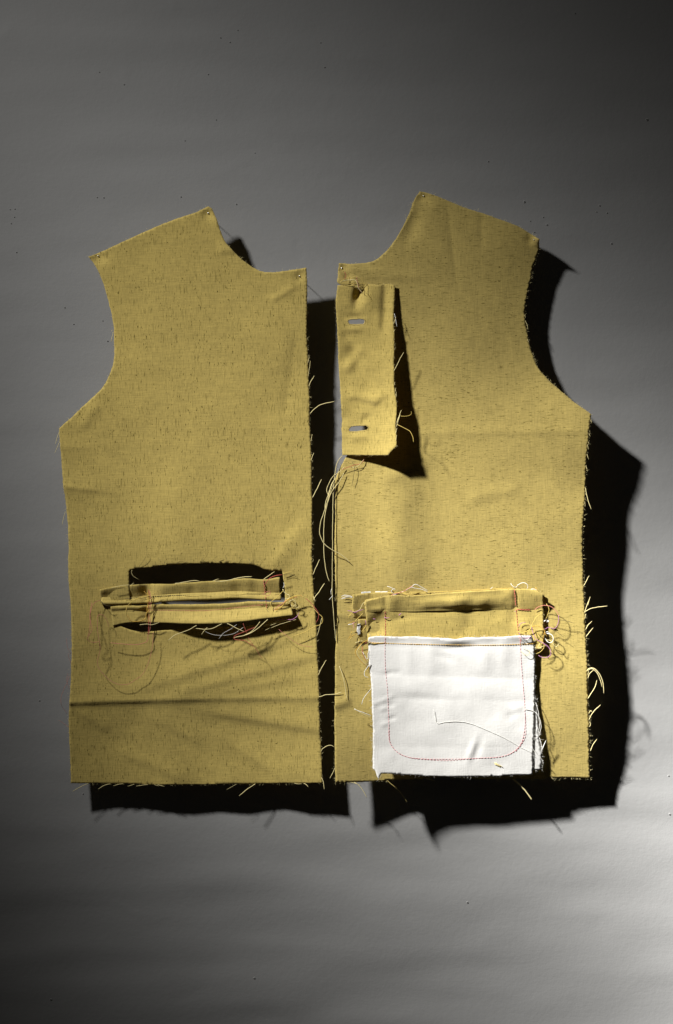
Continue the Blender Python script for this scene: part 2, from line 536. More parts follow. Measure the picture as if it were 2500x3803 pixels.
def build_wall():
    xs = np.unique(np.r_[np.arange(-3000, -150, 150), np.arange(-150, 2660, 13), np.arange(2700, 5700, 150)]).astype(float)
    ys = np.unique(np.r_[np.arange(-2400, -150, 150), np.arange(-150, 3960, 13), np.arange(4000, 6400, 150)]).astype(float)
    gx, gy = np.meshgrid(xs, ys)
    edge = np.minimum(np.minimum(gx + 150, 2650 - gx), np.minimum(gy + 150, 3950 - gy))
    h = wall_y(gx, gy) * ss(-100, 120, edge)
    co = np.c_[((gx - CX) * S).ravel(), (-h).ravel(), ((CY - gy) * S).ravel()]
    ny, nx = gx.shape
    i = (np.arange(ny - 1)[:, None] * nx + np.arange(nx - 1)[None]).ravel()
    f = np.c_[i, i + nx, i + nx + 1, i + 1]
    w = linkobj('wall', mesh_from('wall', co, f), M_WALL, kind='structure')
    w['label'] = 'wavy grey paper backdrop dotted with old pin holes'
    return w
wall = build_wall()
# old pin holes in the paper: a near-black disc paints the shade of the pit, inside a torn-up rim
hv, hf = [], []
for r, y in ((0.0, -.0001), (.55, -.0001), (.75, -.00018), (1.0, -.0004), (1.35, -.00015), (1.6, .0004)):
    for k in range(8):
        a = 2 * math.pi * k / 8; j = 1 + .18 * math.sin(k * 2.4 + r * 3)
        hv.append((r * j * math.cos(a), y, r * j * math.sin(a)))
for q in range(5):
    for k in range(8): hf.append((q * 8 + k, (q + 1) * 8 + k, (q + 1) * 8 + (k + 1) % 8, q * 8 + (k + 1) % 8))
hm = mesh_from('pin_hole', hv, hf); hm.materials.append(Y_HOLE); hm.materials.append(Y_HRIM)
for i, p in enumerate(hm.polygons): p.material_index = 0 if i < 16 else 1
for i, (x, y, r) in enumerate(((819, 140, 3), (854, 156, 3), (883, 112, 2.4), (369, 267, 2.6), (461, 313, 3), (773, 275, 3), (1206, 249, 2.6), (1191, 158, 2.4), (803, 444, 2.4),
        (2136, 49, 3), (2404, 444, 5.5), (1814, 599, 3), (1948, 749, 5), (2228, 763, 3.5), (2216, 786, 2.6), (2255, 790, 2.8), (2032, 835, 4), (2272, 904, 4),
        (1970, 820, 2.2), (1985, 862, 2.4), (2018, 806, 2.6), (38, 778, 2.6), (56, 776, 2.6), (54, 806, 2.8), (42, 830, 2.6), (62, 937, 3), (361, 733, 2.6), (386, 734, 3), (878, 758, 3), (672, 731, 3.2),
        (274, 1203, 3), (241, 1142, 3), (382, 1191, 2.4), (400, 1266, 3.4), (687, 522, 2.4), (947, 567, 2.2), (1736, 3351, 4), (945, 3632, 4.5), (190, 3712, 4.5), (308, 2948, 2.8), (147, 2602, 2.8), (2488, 3024, 4), (2484, 2882, 3.4))):
    o = linkobj('pin_hole', hm, None, wall)
    o.location = ((x - CX) * S, -float(wall_y(np.array(x), np.array(y))) - .00012, (CY - y) * S)
    o.scale = (r * S * .66, 1, r * S * .66); o.rotation_euler = (0, i * 1.3, 0)

# ------------------------------------------------------------------ left waistcoat front
lt = TPS([(776, 770, .0305), (335, 952, .027), (1113, 1024, .028), (424, 1269, .0268), (220, 1592, .0258), (1148, 1444, .0235), (1158, 1800, .0235), (1163, 2168, .025),
          (1184, 2526, .026), (1196, 2909, .0255), (262, 2909, .0215), (390, 2909, .019), (530, 2911, .0205), (640, 2912, .0228), (740, 2912, .0205), (850, 2912, .0225), (960, 2911, .0198),
          (1070, 2910, .0225), (258, 2617, .0200), (250, 2000, .0255), (700, 1400, .0262), (700, 1850, .026), (700, 2545, .0240), (700, 2420, .0218), (480, 2730, .0165), (900, 2730, .0175), (330, 2300, .0252)])
ln1, ln2, ln3 = VN(11), VN(12), VN(13)
def hL(px, py):
    px = np.asarray(px, float); py = np.asarray(py, float)
    h = lt(px, py)
    gau, ridge = GAU, RIDGE
    h = h + 1.0e-3 * ln1(px / 210 + 3, py / 300 + 1) + .34e-3 * ln2(px / 75, py / 95) + .05e-3 * ln3(px / 26, py / 30)
    # long fold across the lower part
    for (a, b, c, d, m0, m1) in ((200, 2612, 520, 2602, 3.2, 3.0), (520, 2602, 820, 2595, 3.0, 1.9), (820, 2595, 1260, 2592, 1.9, 1.4)):
        t = np.clip((px - a) / (c - a), -1e9, 1e9)
        m = (px >= a) & (px < c) if a > 200 and c < 1260 else ((px < c) if a <= 200 else (px >= a))
        yc = b + (d - b) * t
        dd = py - yc
        am = m0 + (m1 - m0) * np.clip(t, 0, 1)
        w = np.where(dd > 0, 9.5, 52.0)
        h = h + np.where(m, am * 1e-3 * np.exp(-(np.sqrt(dd * dd + 3) - 1.7) / w), 0)
    h = h + 1.2e-3 * np.exp(-((py - 2600) / 130) ** 2) * np.where(py > 2600, 1, 1)
    # creases
    h = h + ridge(px, py, 225, 1808, 392, 1823, 1.1, 40, 14, tb=.35, ta=0)
    h = h + ridge(px, py, 222, 1664, 330, 1661, .5, 45, 16, tb=.35, ta=0)
    h = h + ridge(px, py, 1190, 2424, 690, 2562, .9, 22, 60, False, tb=.3)
    h = h + ridge(px, py, 1050, 2382, 540, 2552, .9, 20, 55, False, tb=.3)
    h = h + ridge(px, py, 1180, 2500, 760, 2575, .5, 18, 45, False, tb=.3)
    h = h + ridge(px, py, 770, 2640, 1195, 2712, .9, 45, 18, False, ta=.3)
    h = h + ridge(px, py, 850, 2752, 1090, 2915, .8, 45, 18, False, ta=.3)
    h = h + ridge(px, py, 460, 2800, 700, 2900, .7, 40, 16, False, ta=.3)
    h = h + ridge(px, py, 290, 2640, 400, 2710, .6, 32, 14, False, ta=.3)
    h = h + ridge(px, py, 560, 2660, 760, 2760, .5, 40, 20, False, ta=.3)
    h = h - ridge(px, py, 1100, 1250, 1056, 1530, .7, 55, 26, True, ta=.3, tb=.3)
    h = h + ridge(px, py, 1010, 1115, 1100, 1062, .5, 16, 10, False)
    h = h + ridge(px, py, 812, 930, 870, 928, .7, 26, 14, False)
    h = h + ridge(px, py, 640, 1780, 640, 2110, 1.3, 80, 90, False, ta=.5)
    h = h + ridge(px, py, 1120, 1960, 1010, 2110, .9, 40, 30, False, ta=.3)
    h = h + ridge(px, py, 300, 1590, 360, 1500, .6, 22, 22, False)
    # pocket slit: cloth above it bellies out
    bul = np.exp(-((px - 760) / 250) ** 2) * np.where(py < 2110, np.exp(-((py - 2110) / 260) ** 2), np.exp(-((py - 2110) / 90) ** 2))
    h = h + 8e-3 * bul
    # pins draw the cloth in
    h = h - gau(px, py, 366, 952, 26, 24, 3.2) - gau(px, py, 773, 796, 24, 22, 2.2) - gau(px, py, 1113, 1026, 16, 16, 1.5)
    return h

L_OUT = [(776,766),(788,773),(807,819),(818,854),(835,893),(867,931),(909,970),(944,994),(980,1009),(1022,1011),(1064,1005),(1106,999),(1139,993),
 (1141,1072),(1140,1198),(1143,1318),(1148,1444),(1152,1600),(1158,1732),(1160,1852),(1160,1992),(1163,2168),(1169,2245),(1177,2330),(1179,2430),(1184,2526),(1188,2666),(1193,2800),(1196,2909),
 (1050,2910),(903,2912),(692,2914),(551,2915),(481,2911),(262,2909),(260,2800),(256,2687),(258,2617),(262,2533),(265,2420),(265,2343),(263,2238),(256,2161),(253,1992),(244,1866),(234,1802),(228,1697),
 (220,1592),(291,1525),(375,1444),(403,1399),(421,1346),(424,1269),(419,1198),(403,1121),(375,1030),(347,973),(330,952),(375,935),(466,893),(551,854),(628,822),(712,794)]
L_HOLE = [(480,2122),(488,2116),(551,2108),(636,2097),(748,2093),(903,2095),(959,2103),(987,2116),(1049,2120),(1055,2170),(1058,2215),(1050,2290),(960,2318),(760,2330),(640,2338),(560,2345),(502,2342),(440,2322),(436,2300),(500,2282),(486,2240)]
left = thing('waistcoat_front', W(730, 2909, .022), 'left ochre slubbed cloth waistcoat front with slit welt pocket and frayed edges', 'cloth piece', 'waistcoat fronts pinned side by side')
pl, loopsL = cloth('cloth_panel', L_OUT, hL, M_V, left, 8.0, [L_HOLE], seed=2)

# welt pocket
def profU(u, v, px, py):
    e = np.sin(np.pi * np.clip(u, 0, 1))
    r = .0012 - .0036 * ss(0, .74, v) + .0034 * ss(.72, .95, v) + .0015 * e * v
    r = r - .0110 * np.exp(-((px - 552) / 30) ** 2) * (0.35 + .65 * (1 - v))
    r = r + .0028 * ss(.1, .0, u)
    r = r - 8e-3 * np.exp(-((px - 760) / 250) ** 2) * np.exp(-((py - 2110) / 90) ** 2) * .9
    r = r - .0009 * np.exp(-((v - .74) / .07) ** 2)
    r = r + .0007 * ln2(px / 34, py / 40)
    return r
upw = strip('welt', [(370,2189),(420,2180),(481,2172),(520,2170),(571,2168),(627,2169),(689,2164),(779,2158),(848,2154),(907,2148),(977,2152),(1039,2143)],
            [(377,2245),(410,2246),(470,2244),(537,2242),(621,2235),(700,2230),(779,2228),(878,2223),(936,2226),(1004,2230),(1044,2229)],
            hL, profU, M_P, left, 110, 12, roll=5.5, label='upper lip of the slit pocket, creased and shaded', seed=4)
def profD(u, v, px, py):
    e = np.sin(np.pi * np.clip(u * .96 + .02, 0, 1))
    r = .0002 + .0016 * np.exp(-((v - .1) / .12) ** 2) - .0008 * np.exp(-((v - .31) / .06) ** 2) + .0045 * ss(.25, 1, v) * (.15 + .85 * ss(.05, .55, u))
    r = r + .0082 * e * ss(.2, 1, v) * ss(.15, .5, u) + .0045 * ss(.35, 1, u)
    r = r - .005 * np.exp(-((px - 553) / 20) ** 2) * (1 - .5 * v)
    r = r + .0005 * ln2(px / 40 + 9, py / 40)
    r = r - 8e-3 * np.exp(-((px - 760) / 250) ** 2) * np.exp(-((py - 2110) / 90) ** 2) * .9
    return r
loww = strip('welt', [(410,2250),(470,2249),(537,2248),(559,2245),(660,2244),(779,2243),(848,2240),(936,2233),(983,2234),(1030,2236),(1079,2238)],
             [(419,2326),(450,2318),(481,2313),(579,2313),(706,2317),(760,2317),(842,2314),(892,2309),(1010,2294),(1088,2285)],
             hL, profD, M_P, left, 110, 14, roll=None, label='lower lip of the slit pocket, curling away from the cloth', seed=6)
def surfU(px, py):
    px = np.asarray(px, float); v = np.clip((np.asarray(py, float) - 2162) / 62, 0, 1); u = np.clip((px - 370) / 670, 0, 1)
    return hL(px, py) + profU(u, v, px, np.asarray(py, float))
def surfD(px, py):
    px = np.asarray(px, float); v = np.clip((np.asarray(py, float) - 2243) / 70, 0, 1); u = np.clip((px - 410) / 675, 0, 1)
    return hL(px, py) + profD(u, v, px, np.asarray(py, float))
stitches(upw, [(464,2223),(530,2219),(593,2213),(720,2210),(848,2206),(977,2205),(1030,2206)], Y_DRK, surfU, r=.28, length=6, lift=.35)
stitches(loww, [(559,2266),(650,2267),(779,2267),(848,2260),(920,2252),(983,2245)], Y_PINK, surfD, r=.26, length=7, lift=.3)
stitches(upw, [(980,2155),(983,2185),(985,2203),(988,2228)], Y_RED, surfU, r=.4, length=9, gap=1, lift=.5, wob=1.5)
stitches(loww, [(988,2232),(990,2250),(993,2270)], Y_RED, surfD, r=.4, length=9, gap=1, lift=.5, wob=1.5)
def lift(f, mm): return lambda x, y: f(x, y) + mm * 1e-3
hw = lift(hL, 5.0)
for dx, m, y0, y1 in ((0, Y_RED, 2190, 2362), (-4, Y_AMB, 2200, 2320), (4, Y_PINK, 2196, 2358), (-2, Y_GOLD, 2205, 2300)):
    thread(left, [(552 + dx, y0, -6), (555 + dx * 1.6, y0 + 45, -1), (550 + dx, (y0 + y1) / 2, .5), (553 + dx * 1.5, y1 - 40, 1), (549 + dx, y1, 0)], m, hw, .38)
A = Y_AMB
for pts, m, r in (
    ([(556,2212,1),(525,2220,5),(497,2230,8),(474,2252,9),(468,2281,8),(481,2303,6),(509,2309,4),(537,2300,3),(549,2272,2)], Y_GOLD, .5),
    ([(556,2264,2),(543,2280,4),(540,2297,4),(522,2307,5),(490,2306,6),(472,2284,7)], A, .42),
    ([(559,2215,1),(530,2214,3),(505,2224,4),(560,2210,3),(585,2196,1)], Y_GOLD, .3),
    ([(535,2195,0),(548,2210,2),(556,2226,2),(545,2240,2)], A, .3),
    ([(372,2228,1),(350,2240,6),(337,2273,9),(334,2330,10),(327,2365,8)], Y_PINK, .3),
    ([(341,2238,2),(334,2290,12),(340,2340,16),(326,2375,14),(345,2386,12),(372,2382,10)], Y_PINK, .3),
    ([(411,2387,3),(440,2390,5),(481,2394,6),(520,2392,5),(547,2380,3),(549,2355,1)], Y_PINK, .34),
    ([(569,2350,4),(566,2400,7),(551,2462,7),(528,2505,6),(505,2524,5),(467,2543,5),(420,2534,5),(392,2512,5),(362,2468,6),(372,2410,9),(362,2330,11),(372,2282,8),(395,2300,6),(404,2330,3)], Y_PINK, .26),
    ([(372,2230,2),(392,2248,5),(412,2250,2)], Y_DRK, .3),
    ([(731,2323,4),(706,2337,5),(649,2359,7),(624,2379,8)], Y_PALE, .48),
    ([(825,2316,5),(789,2334,6),(758,2337,6),(728,2334,5)], Y_PALE, .48),
    ([(770,2330,5),(757,2345,6),(748,2356,6)], Y_PALE, .42),
    ([(844,2315,5),(875,2331,6),(907,2347,5)], Y_PALE, .46),
    ([(995,2300,4),(960,2332,7),(930,2352,8),(869,2369,8)], Y_PALE, .5),
    ([(966,2309,4),(935,2345,7),(905,2360,7),(872,2370,7)], Y_PALE, .44),
    ([(1036,2303,2),(1010,2315,3),(977,2325,3)], Y_PALE, .55),
    ([(1085,2301,2),(1050,2306,3),(1005,2322,4)], Y_PALE, .4),
    ([(948,2329,5),(907,2347,7),(869,2369,8),(913,2381,6),(940,2400,4)], Y_RED, .36),
    ([(902,2315,3),(915,2345,5),(925,2372,5),(950,2410,3),(975,2448,1)], Y_RED, .24),
    ([(481,2172,1),(445,2176,2),(415,2184,2)], Y_PALE, .34),
    ([(497,2165,1),(488,2172,2),(482,2178,2)], Y_PALE, .36),
    ([(650,2168,1),(690,2161,2),(720,2157,2),(742,2158,3)], Y_PALE, .46),
    ([(790,2159,1),(802,2154,2),(813,2150,3)], Y_PALE, .4),
    ([(800,2160,1),(839,2157,2),(878,2148,3),(905,2143,4),(936,2142,5)], Y_PALE, .5),
    ([(979,2151,1),(995,2140,3),(1020,2123,5)], Y_PALE, .42),
    ([(985,2169,1),(1000,2150,4),(1018,2140,6),(1051,2134,6)], Y_RED, .4),
    ([(1051,2131,5),(1070,2126,5),(1086,2123,4)], Y_GOLD, .36),
    ([(1051,2134,6),(1080,2132,5),(1110,2148,2)], Y_DRK, .22),
    ([(980,2205,2),(1000,2196,4),(1006,2204,3),(995,2212,2),(975,2206,2)], Y_PINK, .3),
    ([(1013,2267,2),(1048,2250,5),(1069,2226,7),(1090,2214,8),(1113,2212,8),(1136,2223,7),(1155,2245,5)], Y_GOLD, .42),
    ([(1010,2272,2),(1044,2256,5),(1063,2232,7),(1092,2218,8),(1117,2210,8)], Y_AMB, .4),
    ([(1012,2270,2),(1042,2246,5),(1075,2224,7),(1104,2217,8)], Y_PINK, .36),
    ([(1074,2235,6),(1085,2228,7),(1095,2232,7),(1097,2244,6),(1088,2252,5),(1080,2246,5)], Y_PALE, .4),
    ([(1097,2244,6),(1100,2256,5),(1108,2256,5),(1112,2250,5)], Y_PALE, .36),
    ([(1005,2235,2),(1025,2222,4),(1045,2202,5),(1056,2190,4)], Y_GOLD, .36),
    ([(1050,2188,3),(1056,2200,4),(1066,2208,4),(1074,2210,5),(1074,2222,4),(1058,2222,4)], Y_PALE, .5),
    ([(1052,2184,3),(1056,2174,5),(1054,2164,5)], Y_WHT, .4),
    ([(1004,2235,3),(1008,2250,5),(1016,2280,6),(1014,2310,4)], Y_GOLD, .36),
    ([(990,2262,3),(1000,2276,6),(1014,2283,7),(1030,2268,7),(1060,2246,6),(1075,2238,5)], Y_DRK, .26),
    ([(1016,2303,2),(1054,2300,4),(1086,2301,6),(1104,2288,7),(1111,2276,6)], Y_PUR, .42),
    ([(1118,2212,7),(1148,2232,7),(1164,2250,6),(1183,2279,5),(1182,2298,3),(1174,2312,2)], Y_RED, .36),
    ([(1160,2248,6),(1171,2267,5),(1198,2297,4),(1195,2315,3),(1166,2329,3),(1127,2350,3),(1085,2364,3)], Y_GOLD, .4),
    ([(1195,2296,4),(1190,2320,3),(1186,2338,2),(1177,2364,1)], Y_PALE, .4),
    ([(1036,2338,4),(1072,2367,6),(1113,2394,4),(1166,2403,2)], Y_PINK, .22),
    ([(880,2320,2),(850,2340,5),(830,2352,7),(812,2372,8)], Y_WHT, .22),
    ([(905,2330,2),(860,2356,5),(800,2358,6),(762,2346,5)], Y_WHT, .2),
    ([(1100,2301,3),(1060,2312,5),(1010,2330,6),(985,2340,6)], Y_PALE, .3),
    ([(520,2320,3),(545,2318,4),(570,2320,4),(592,2311,3)], Y_PALE, .4),
    ([(491,2117,1),(489,2128,2),(498,2142,2),(512,2150,0),(520,2155,-2)], Y_PALE, .24),
    ([(511,2110,1),(525,2094,4),(540,2072,7),(546,2055,8)], Y_DRK, .2)):
    thread(left, pts, m, (lift(hL, 11.0) if pts[0][1] > 2294 and 600 < pts[0][0] < 1000 else hw) if pts[0][1] > 2140 else hL, r)
# frayed yarns along its edges
hLe = lift(hL, 0)
for pts, r in (
    ([(1153,1536),(1168,1519,2),(1190,1504,3),(1243,1491,4)], .5), ([(1147,1434),(1156,1415,1),(1168,1395,2)], .5), ([(1143,1350),(1149,1325,1)], .45),
    ([(1145,1400),(1149,1370,1),(1153,1340,1)], .35), ([(1156,1711),(1161,1695,1),(1166,1682,1)], .45), ([(1155,1640),(1160,1612,1)], .4), ([(1161,1848),(1178,1815,2),(1195,1781,3)], .55), ([(1162,2135),(1175,2105,2),(1187,2078,3)], .5),
    ([(1164,2228),(1180,2205,2),(1206,2167,3)], .55), ([(1164,2215),(1168,2225,1),(1171,2236,1)], .4), ([(1182,2508),(1195,2480,2),(1212,2452,3)], .5), ([(1183,2589),(1212,2581,2),(1240,2579,3),(1269,2571,4)], .48),
    ([(1191,2793),(1200,2780,1),(1214,2771,2),(1230,2769,2),(1243,2776,2)], .45), ([(1195,2888),(1201,2905,1),(1205,2933,2)], .46),
    ([(330,2910),(300,2922,1),(270,2940,2)], .4), ([(411,2911),(385,2918,1),(365,2931,2)], .46), ([(460,2911),(440,2914,1),(421,2919,1)], .4), ([(500,2912),(485,2917,1),(474,2920,1)], .38), ([(551,2914),(530,2916,1),(505,2920,1)], .38),
    ([(585,2914),(600,2918,1),(612,2921,1)], .4), ([(570,2913),(590,2920,1)], .3), ([(949,2911),(920,2930,2),(888,2956,3)], .55), ([(1092,2909),(1105,2912,1),(1122,2911,1)], .35), ([(1128,2909),(1137,2914,1),(1146,2924,2)], .46), ([(880,2912),(860,2922,1),(842,2932,1)], .22),
    ([(221,1600),(213,1625,1),(206,1650,2)], .36), ([(222,1640),(212,1664,1),(203,1684,2)], .3), ([(243,1900),(236,1925,1),(231,1950,2)], .3), ([(420,1233),(417,1250,1),(412,1270,1)], .32), ([(417,1225),(412,1232,1)], .3)):
    thread(pl, [(p[0], p[1], (p[2] if len(p) > 2 else 0) - .3) for p in pts], Y_PALE, hLe, r)
for pts in ([(267,2470),(258,2448,1),(253,2427,2)], [(259,2511),(245,2545,2),(228,2585,3),(229,2620,3),(242,2640,2),(250,2652,1)], [(256,2701),(238,2688,1),(218,2674,2)], [(264,2430),(250,2400,2),(247,2370,2)], [(258,2560),(248,2530,2),(252,2500,1)]):
    thread(pl, [(p[0], p[1], (p[2] if len(p) > 2 else 0) - .3) for p in pts], Y_PINK, hLe, .2)
fuzz(pl, loopsL[0], Y_PALE, hL, 420, 3, 9, seed=21, r=.13)
fuzz(pl, loopsL[1], Y_DRK, hL, 130, 8, 26, seed=22, r=.12, where=lambda x, y: 1 if y < 2112 else 0)  # dark fibres drawn in place of the hair shadows above the slit

# ------------------------------------------------------------------ right waistcoat front
rt = TPS([(1560, 711, .021), (1930, 900, .0225), (1996, 940, .0200), (1972, 1020, .0190), (1955, 1170, .0195), (1990, 1360, .0225), (2197, 1539, .0425), (2184, 1650, .0400), (2176, 1770, .0335), (2170, 1900, .035), (2167, 2100, .032), (2174, 2300, .034),
          (2182, 2500, .034), (2188, 2690, .028), (2193, 2893, .0207), (2050, 2890, .0235), (1900, 2893, .025), (1700, 2892, .0265), (1540, 2895, .0262), (1425, 2899, .0262), (1330, 2904, .0305), (1246, 2907, .0345), (1244, 2600, .030), (1246, 2250, .0275), (1246, 1900, .0265), (1259, 977, .028),
          (1257, 1200, .0255), (1272, 1691, .0180), (1266, 1500, .0165), (1700, 1300, .0262), (1750, 1900, .0330), (1955, 1900, .0350), (1750, 2400, .0330), (1985, 2400, .0350), (1900, 1560, .0320), (1466, 900, .0245)])
rn1, rn2, rn3 = VN(31), VN(32), VN(33)
def hR(px, py):
    px = np.asarray(px, float); py = np.asarray(py, float)
    h = rt(px, py)
    gau, ridge = GAU, RIDGE
    h = h + 1.0e-3 * rn1(px / 240 + 3, py / 260 + 1) + .24e-3 * rn2(px / 80, py / 80) + .05e-3 * rn3(px / 28, py / 26)
    h = h - ridge(px, py, 1662, 770, 1694, 1030, .55, 14, 14, True, ta=.2, tb=.3)
    h = h - ridge(px, py, 1790, 790, 1788, 930, .5, 12, 12, True, ta=.2, tb=.3)
    h = h - gau(px, py, 1530, 835, 30, 70, 2.2, 20)
    h = h - gau(px, py, 1564, 734, 34, 26, 3.0, 15)
    h = h + gau(px, py, 2008, 884, 24, 22, 8.0) - gau(px, py, 1972, 890, 16, 16, 1.5)
    h = h - gau(px, py, 1270, 996, 16, 16, 2.0) - gau(px, py, 1290, 1026, 11, 20, 2.6, -25)
    h = h + ridge(px, py, 1290, 1000, 1420, 1006, .4, 12, 8, False)
    h = h + ridge(px, py, 1300, 1020, 1560, 1030, .4, 22, 14, False)
    h = h + ridge(px, py, 1462, 1700, 1490, 2190, 3.6, 95, 95, False, ta=.35, tb=.35)
    h = h + ridge(px, py, 1420, 1980, 1560, 2140, .7, 45, 40, False)
    h = h + ridge(px, py, 1240, 2284, 1320, 2292, 1.0, 40, 16, ta=0)
    h = h + ridge(px, py, 1240, 2620, 1300, 2600, 1.0, 26, 18, False, ta=0)
    h = h + ridge(px, py, 1750, 1850, 1920, 1815, .5, 30, 22, False)
    h = h + ridge(px, py, 1580, 1720, 1420, 1780, .9, 30, 30, False)
    h = h + ridge(px, py, 1500, 1610, 2180, 1600, .35, 20, 14, False)
    return h
R_OUT = [(1560,711),(1600,720),(1705,762),(1832,805),(1930,843),(2003,889),(2001,924),(1980,994),(1962,1072),(1951,1142),(1951,1198),(1962,1255),(1980,1318),(1997,1364),(2043,1416),(2113,1476),(2197,1539),
 (2190,1599),(2180,1690),(2176,1766),(2170,1891),(2166,2057),(2170,2223),(2178,2389),(2183,2555),(2188,2697),(2193,2893),(2107,2889),(2030,2886),(2019,2893),(1973,2893),(1812,2894),(1643,2887),(1552,2894),(1411,2900),(1320,2905),(1246,2907),
 (1244,2838),(1242,2662),(1246,2522),(1248,2381),(1251,2311),(1247,2209),(1244,2120),(1244,2003),(1247,1909),(1244,1815),(1247,1773),(1270,1722),(1290,1688),(1400,1640),(1425,1500),(1425,1150),(1400,1085),(1300,1066),(1262,1056),(1252,1046),(1255,1027),(1259,977),
 (1312,979),(1361,975),(1389,968),(1431,935),(1466,892),(1501,833),(1523,784),(1540,741)]
right = thing('waistcoat_front', W(1720, 2893, .028), 'right ochre slubbed cloth waistcoat front with buttonhole placket and white pocket bag', 'cloth piece', 'waistcoat fronts pinned side by side')
pr, loopsR = cloth('cloth_panel', R_OUT, hR, M_H, right, 8.0, seed=3)

# buttonhole placket: hangs from the front edge, its inner edge swings away from the cloth
pn1, pn2 = VN(41), VN(42)
def hP(px, py):
    px = np.asarray(px, float); py = np.asarray(py, float)
    t = np.clip((py - 1055) / 640, -.1, 1.05); s = np.clip((px - 1258) / 212, -.1, 1.1)
    h = hR(1262 + 0 * px, py) * (1 - ss(0, 1, s)) + hR(px, py) * ss(0, 1, s)
    h = h + .0009 + s * (.0030 + .0285 * t ** 1.15) - .0030 * np.sin(np.pi * np.clip(s, 0, 1)) * (.3 + t)
    gau = lambda *a: GAU(*a) * 1.7
    ridge = lambda *a, **k: RIDGE(*a, **k) * 1.35
    h = h + 1.15e-3 * pn1(px / 55, py / 75) * ss(1100, 1200, py) * (1.1 - .6 * s) + .05e-3 * pn2(px / 20, py / 22)
    h = h - gau(px, py, 1334, 1088, 17, 42, 3.6, 14) + gau(px, py, 1372, 1110, 34, 60, 1.0)
    h = h - gau(px, py, 1318, 1315, 24, 30, 1.5, -15) + ridge(px, py, 1285, 1376, 1345, 1290, 1.0, 22, 18, False)
    h = h + ridge(px, py, 1300, 1470, 1400, 1490, .8, 26, 12, False) + ridge(px, py, 1385, 1500, 1430, 1460, .8, 24, 14, False)
    h = h - gau(px, py, 1285, 1250, 22, 26, .9) - gau(px, py, 1275, 1555, 18, 22, .9) - gau(px, py, 1360, 1555, 20, 14, 1.0, -30)
    h = h - gau(px, py, 1320, 1175, 34, 10, .6) + gau(px, py, 1320, 1222, 40, 12, .6) + gau(px, py, 1330, 1620, 44, 14, .7)
    h = h - ridge(px, py, 1432, 1040, 1424, 1230, 1.1, 22, 14, False, ta=0)
    return h
P_OUT = [(1264,1048),(1287,1051),(1320,1057),(1354,1056),(1422,1055),(1466,1057),(1465,1111),(1461,1195),(1465,1262),(1463,1363),(1464,1430),(1474,1498),(1470,1565),(1472,1656),(1440,1691),(1354,1690),(1272,1691),
 (1270,1598),(1265,1464),(1259,1363),(1254,1262),(1249,1178),(1249,1094),(1254,1050)]
B1 = [(1294,1195),(1298,1189),(1320,1187),(1345,1186),(1354,1190),(1354,1199),(1348,1203),(1320,1203),(1298,1203)]
B2 = [(1296,1594),(1303,1585),(1330,1583),(1358,1581),(1368,1588),(1362,1597),(1335,1600),(1306,1602),(1298,1600)]
plk, loopsP = cloth('placket', P_OUT, hP, M_P, right, 6.5, [B1, B2], seed=5, label='narrow ochre strip with two buttonholes')
for lp in loopsP[1:]:
    c = lp.mean(0); V, F = [], []
    n = 46
    s = np.r_[0, np.cumsum(np.hypot(*(np.r_[lp, lp[:1]][1:] - np.r_[lp, lp[:1]][:-1]).T))]
    lpc = np.r_[lp, lp[:1]]
    for k in range(n):
        d = s[-1] * k / n
        p = np.array([np.interp(d, s, lpc[:, 0]), np.interp(d, s, lpc[:, 1])])
        e = (p - c) / np.array([30, 8]); e = e / max(np.hypot(*e), 1e-6)
        L = random.uniform(2.5, 5)
        q = [p - e * 0.6, p + e * L * .5, p + e * L]
        hh = [float(hP(a[0], a[1])) for a in q]
        v, f = tube_arrays([W(q[0][0], q[0][1], hh[0] - .0003), W(q[1][0], q[1][1], hh[1] + .0004), W(q[2][0], q[2][1], hh[2] - .0001)], .0003, 4, 1.0)
        o = len(V); V += v; F += [tuple(i + o for i in g) for g in f]
    linkobj('buttonhole_stitching', mesh_from('buttonhole_stitching', V, F), Y_YEL, plk)
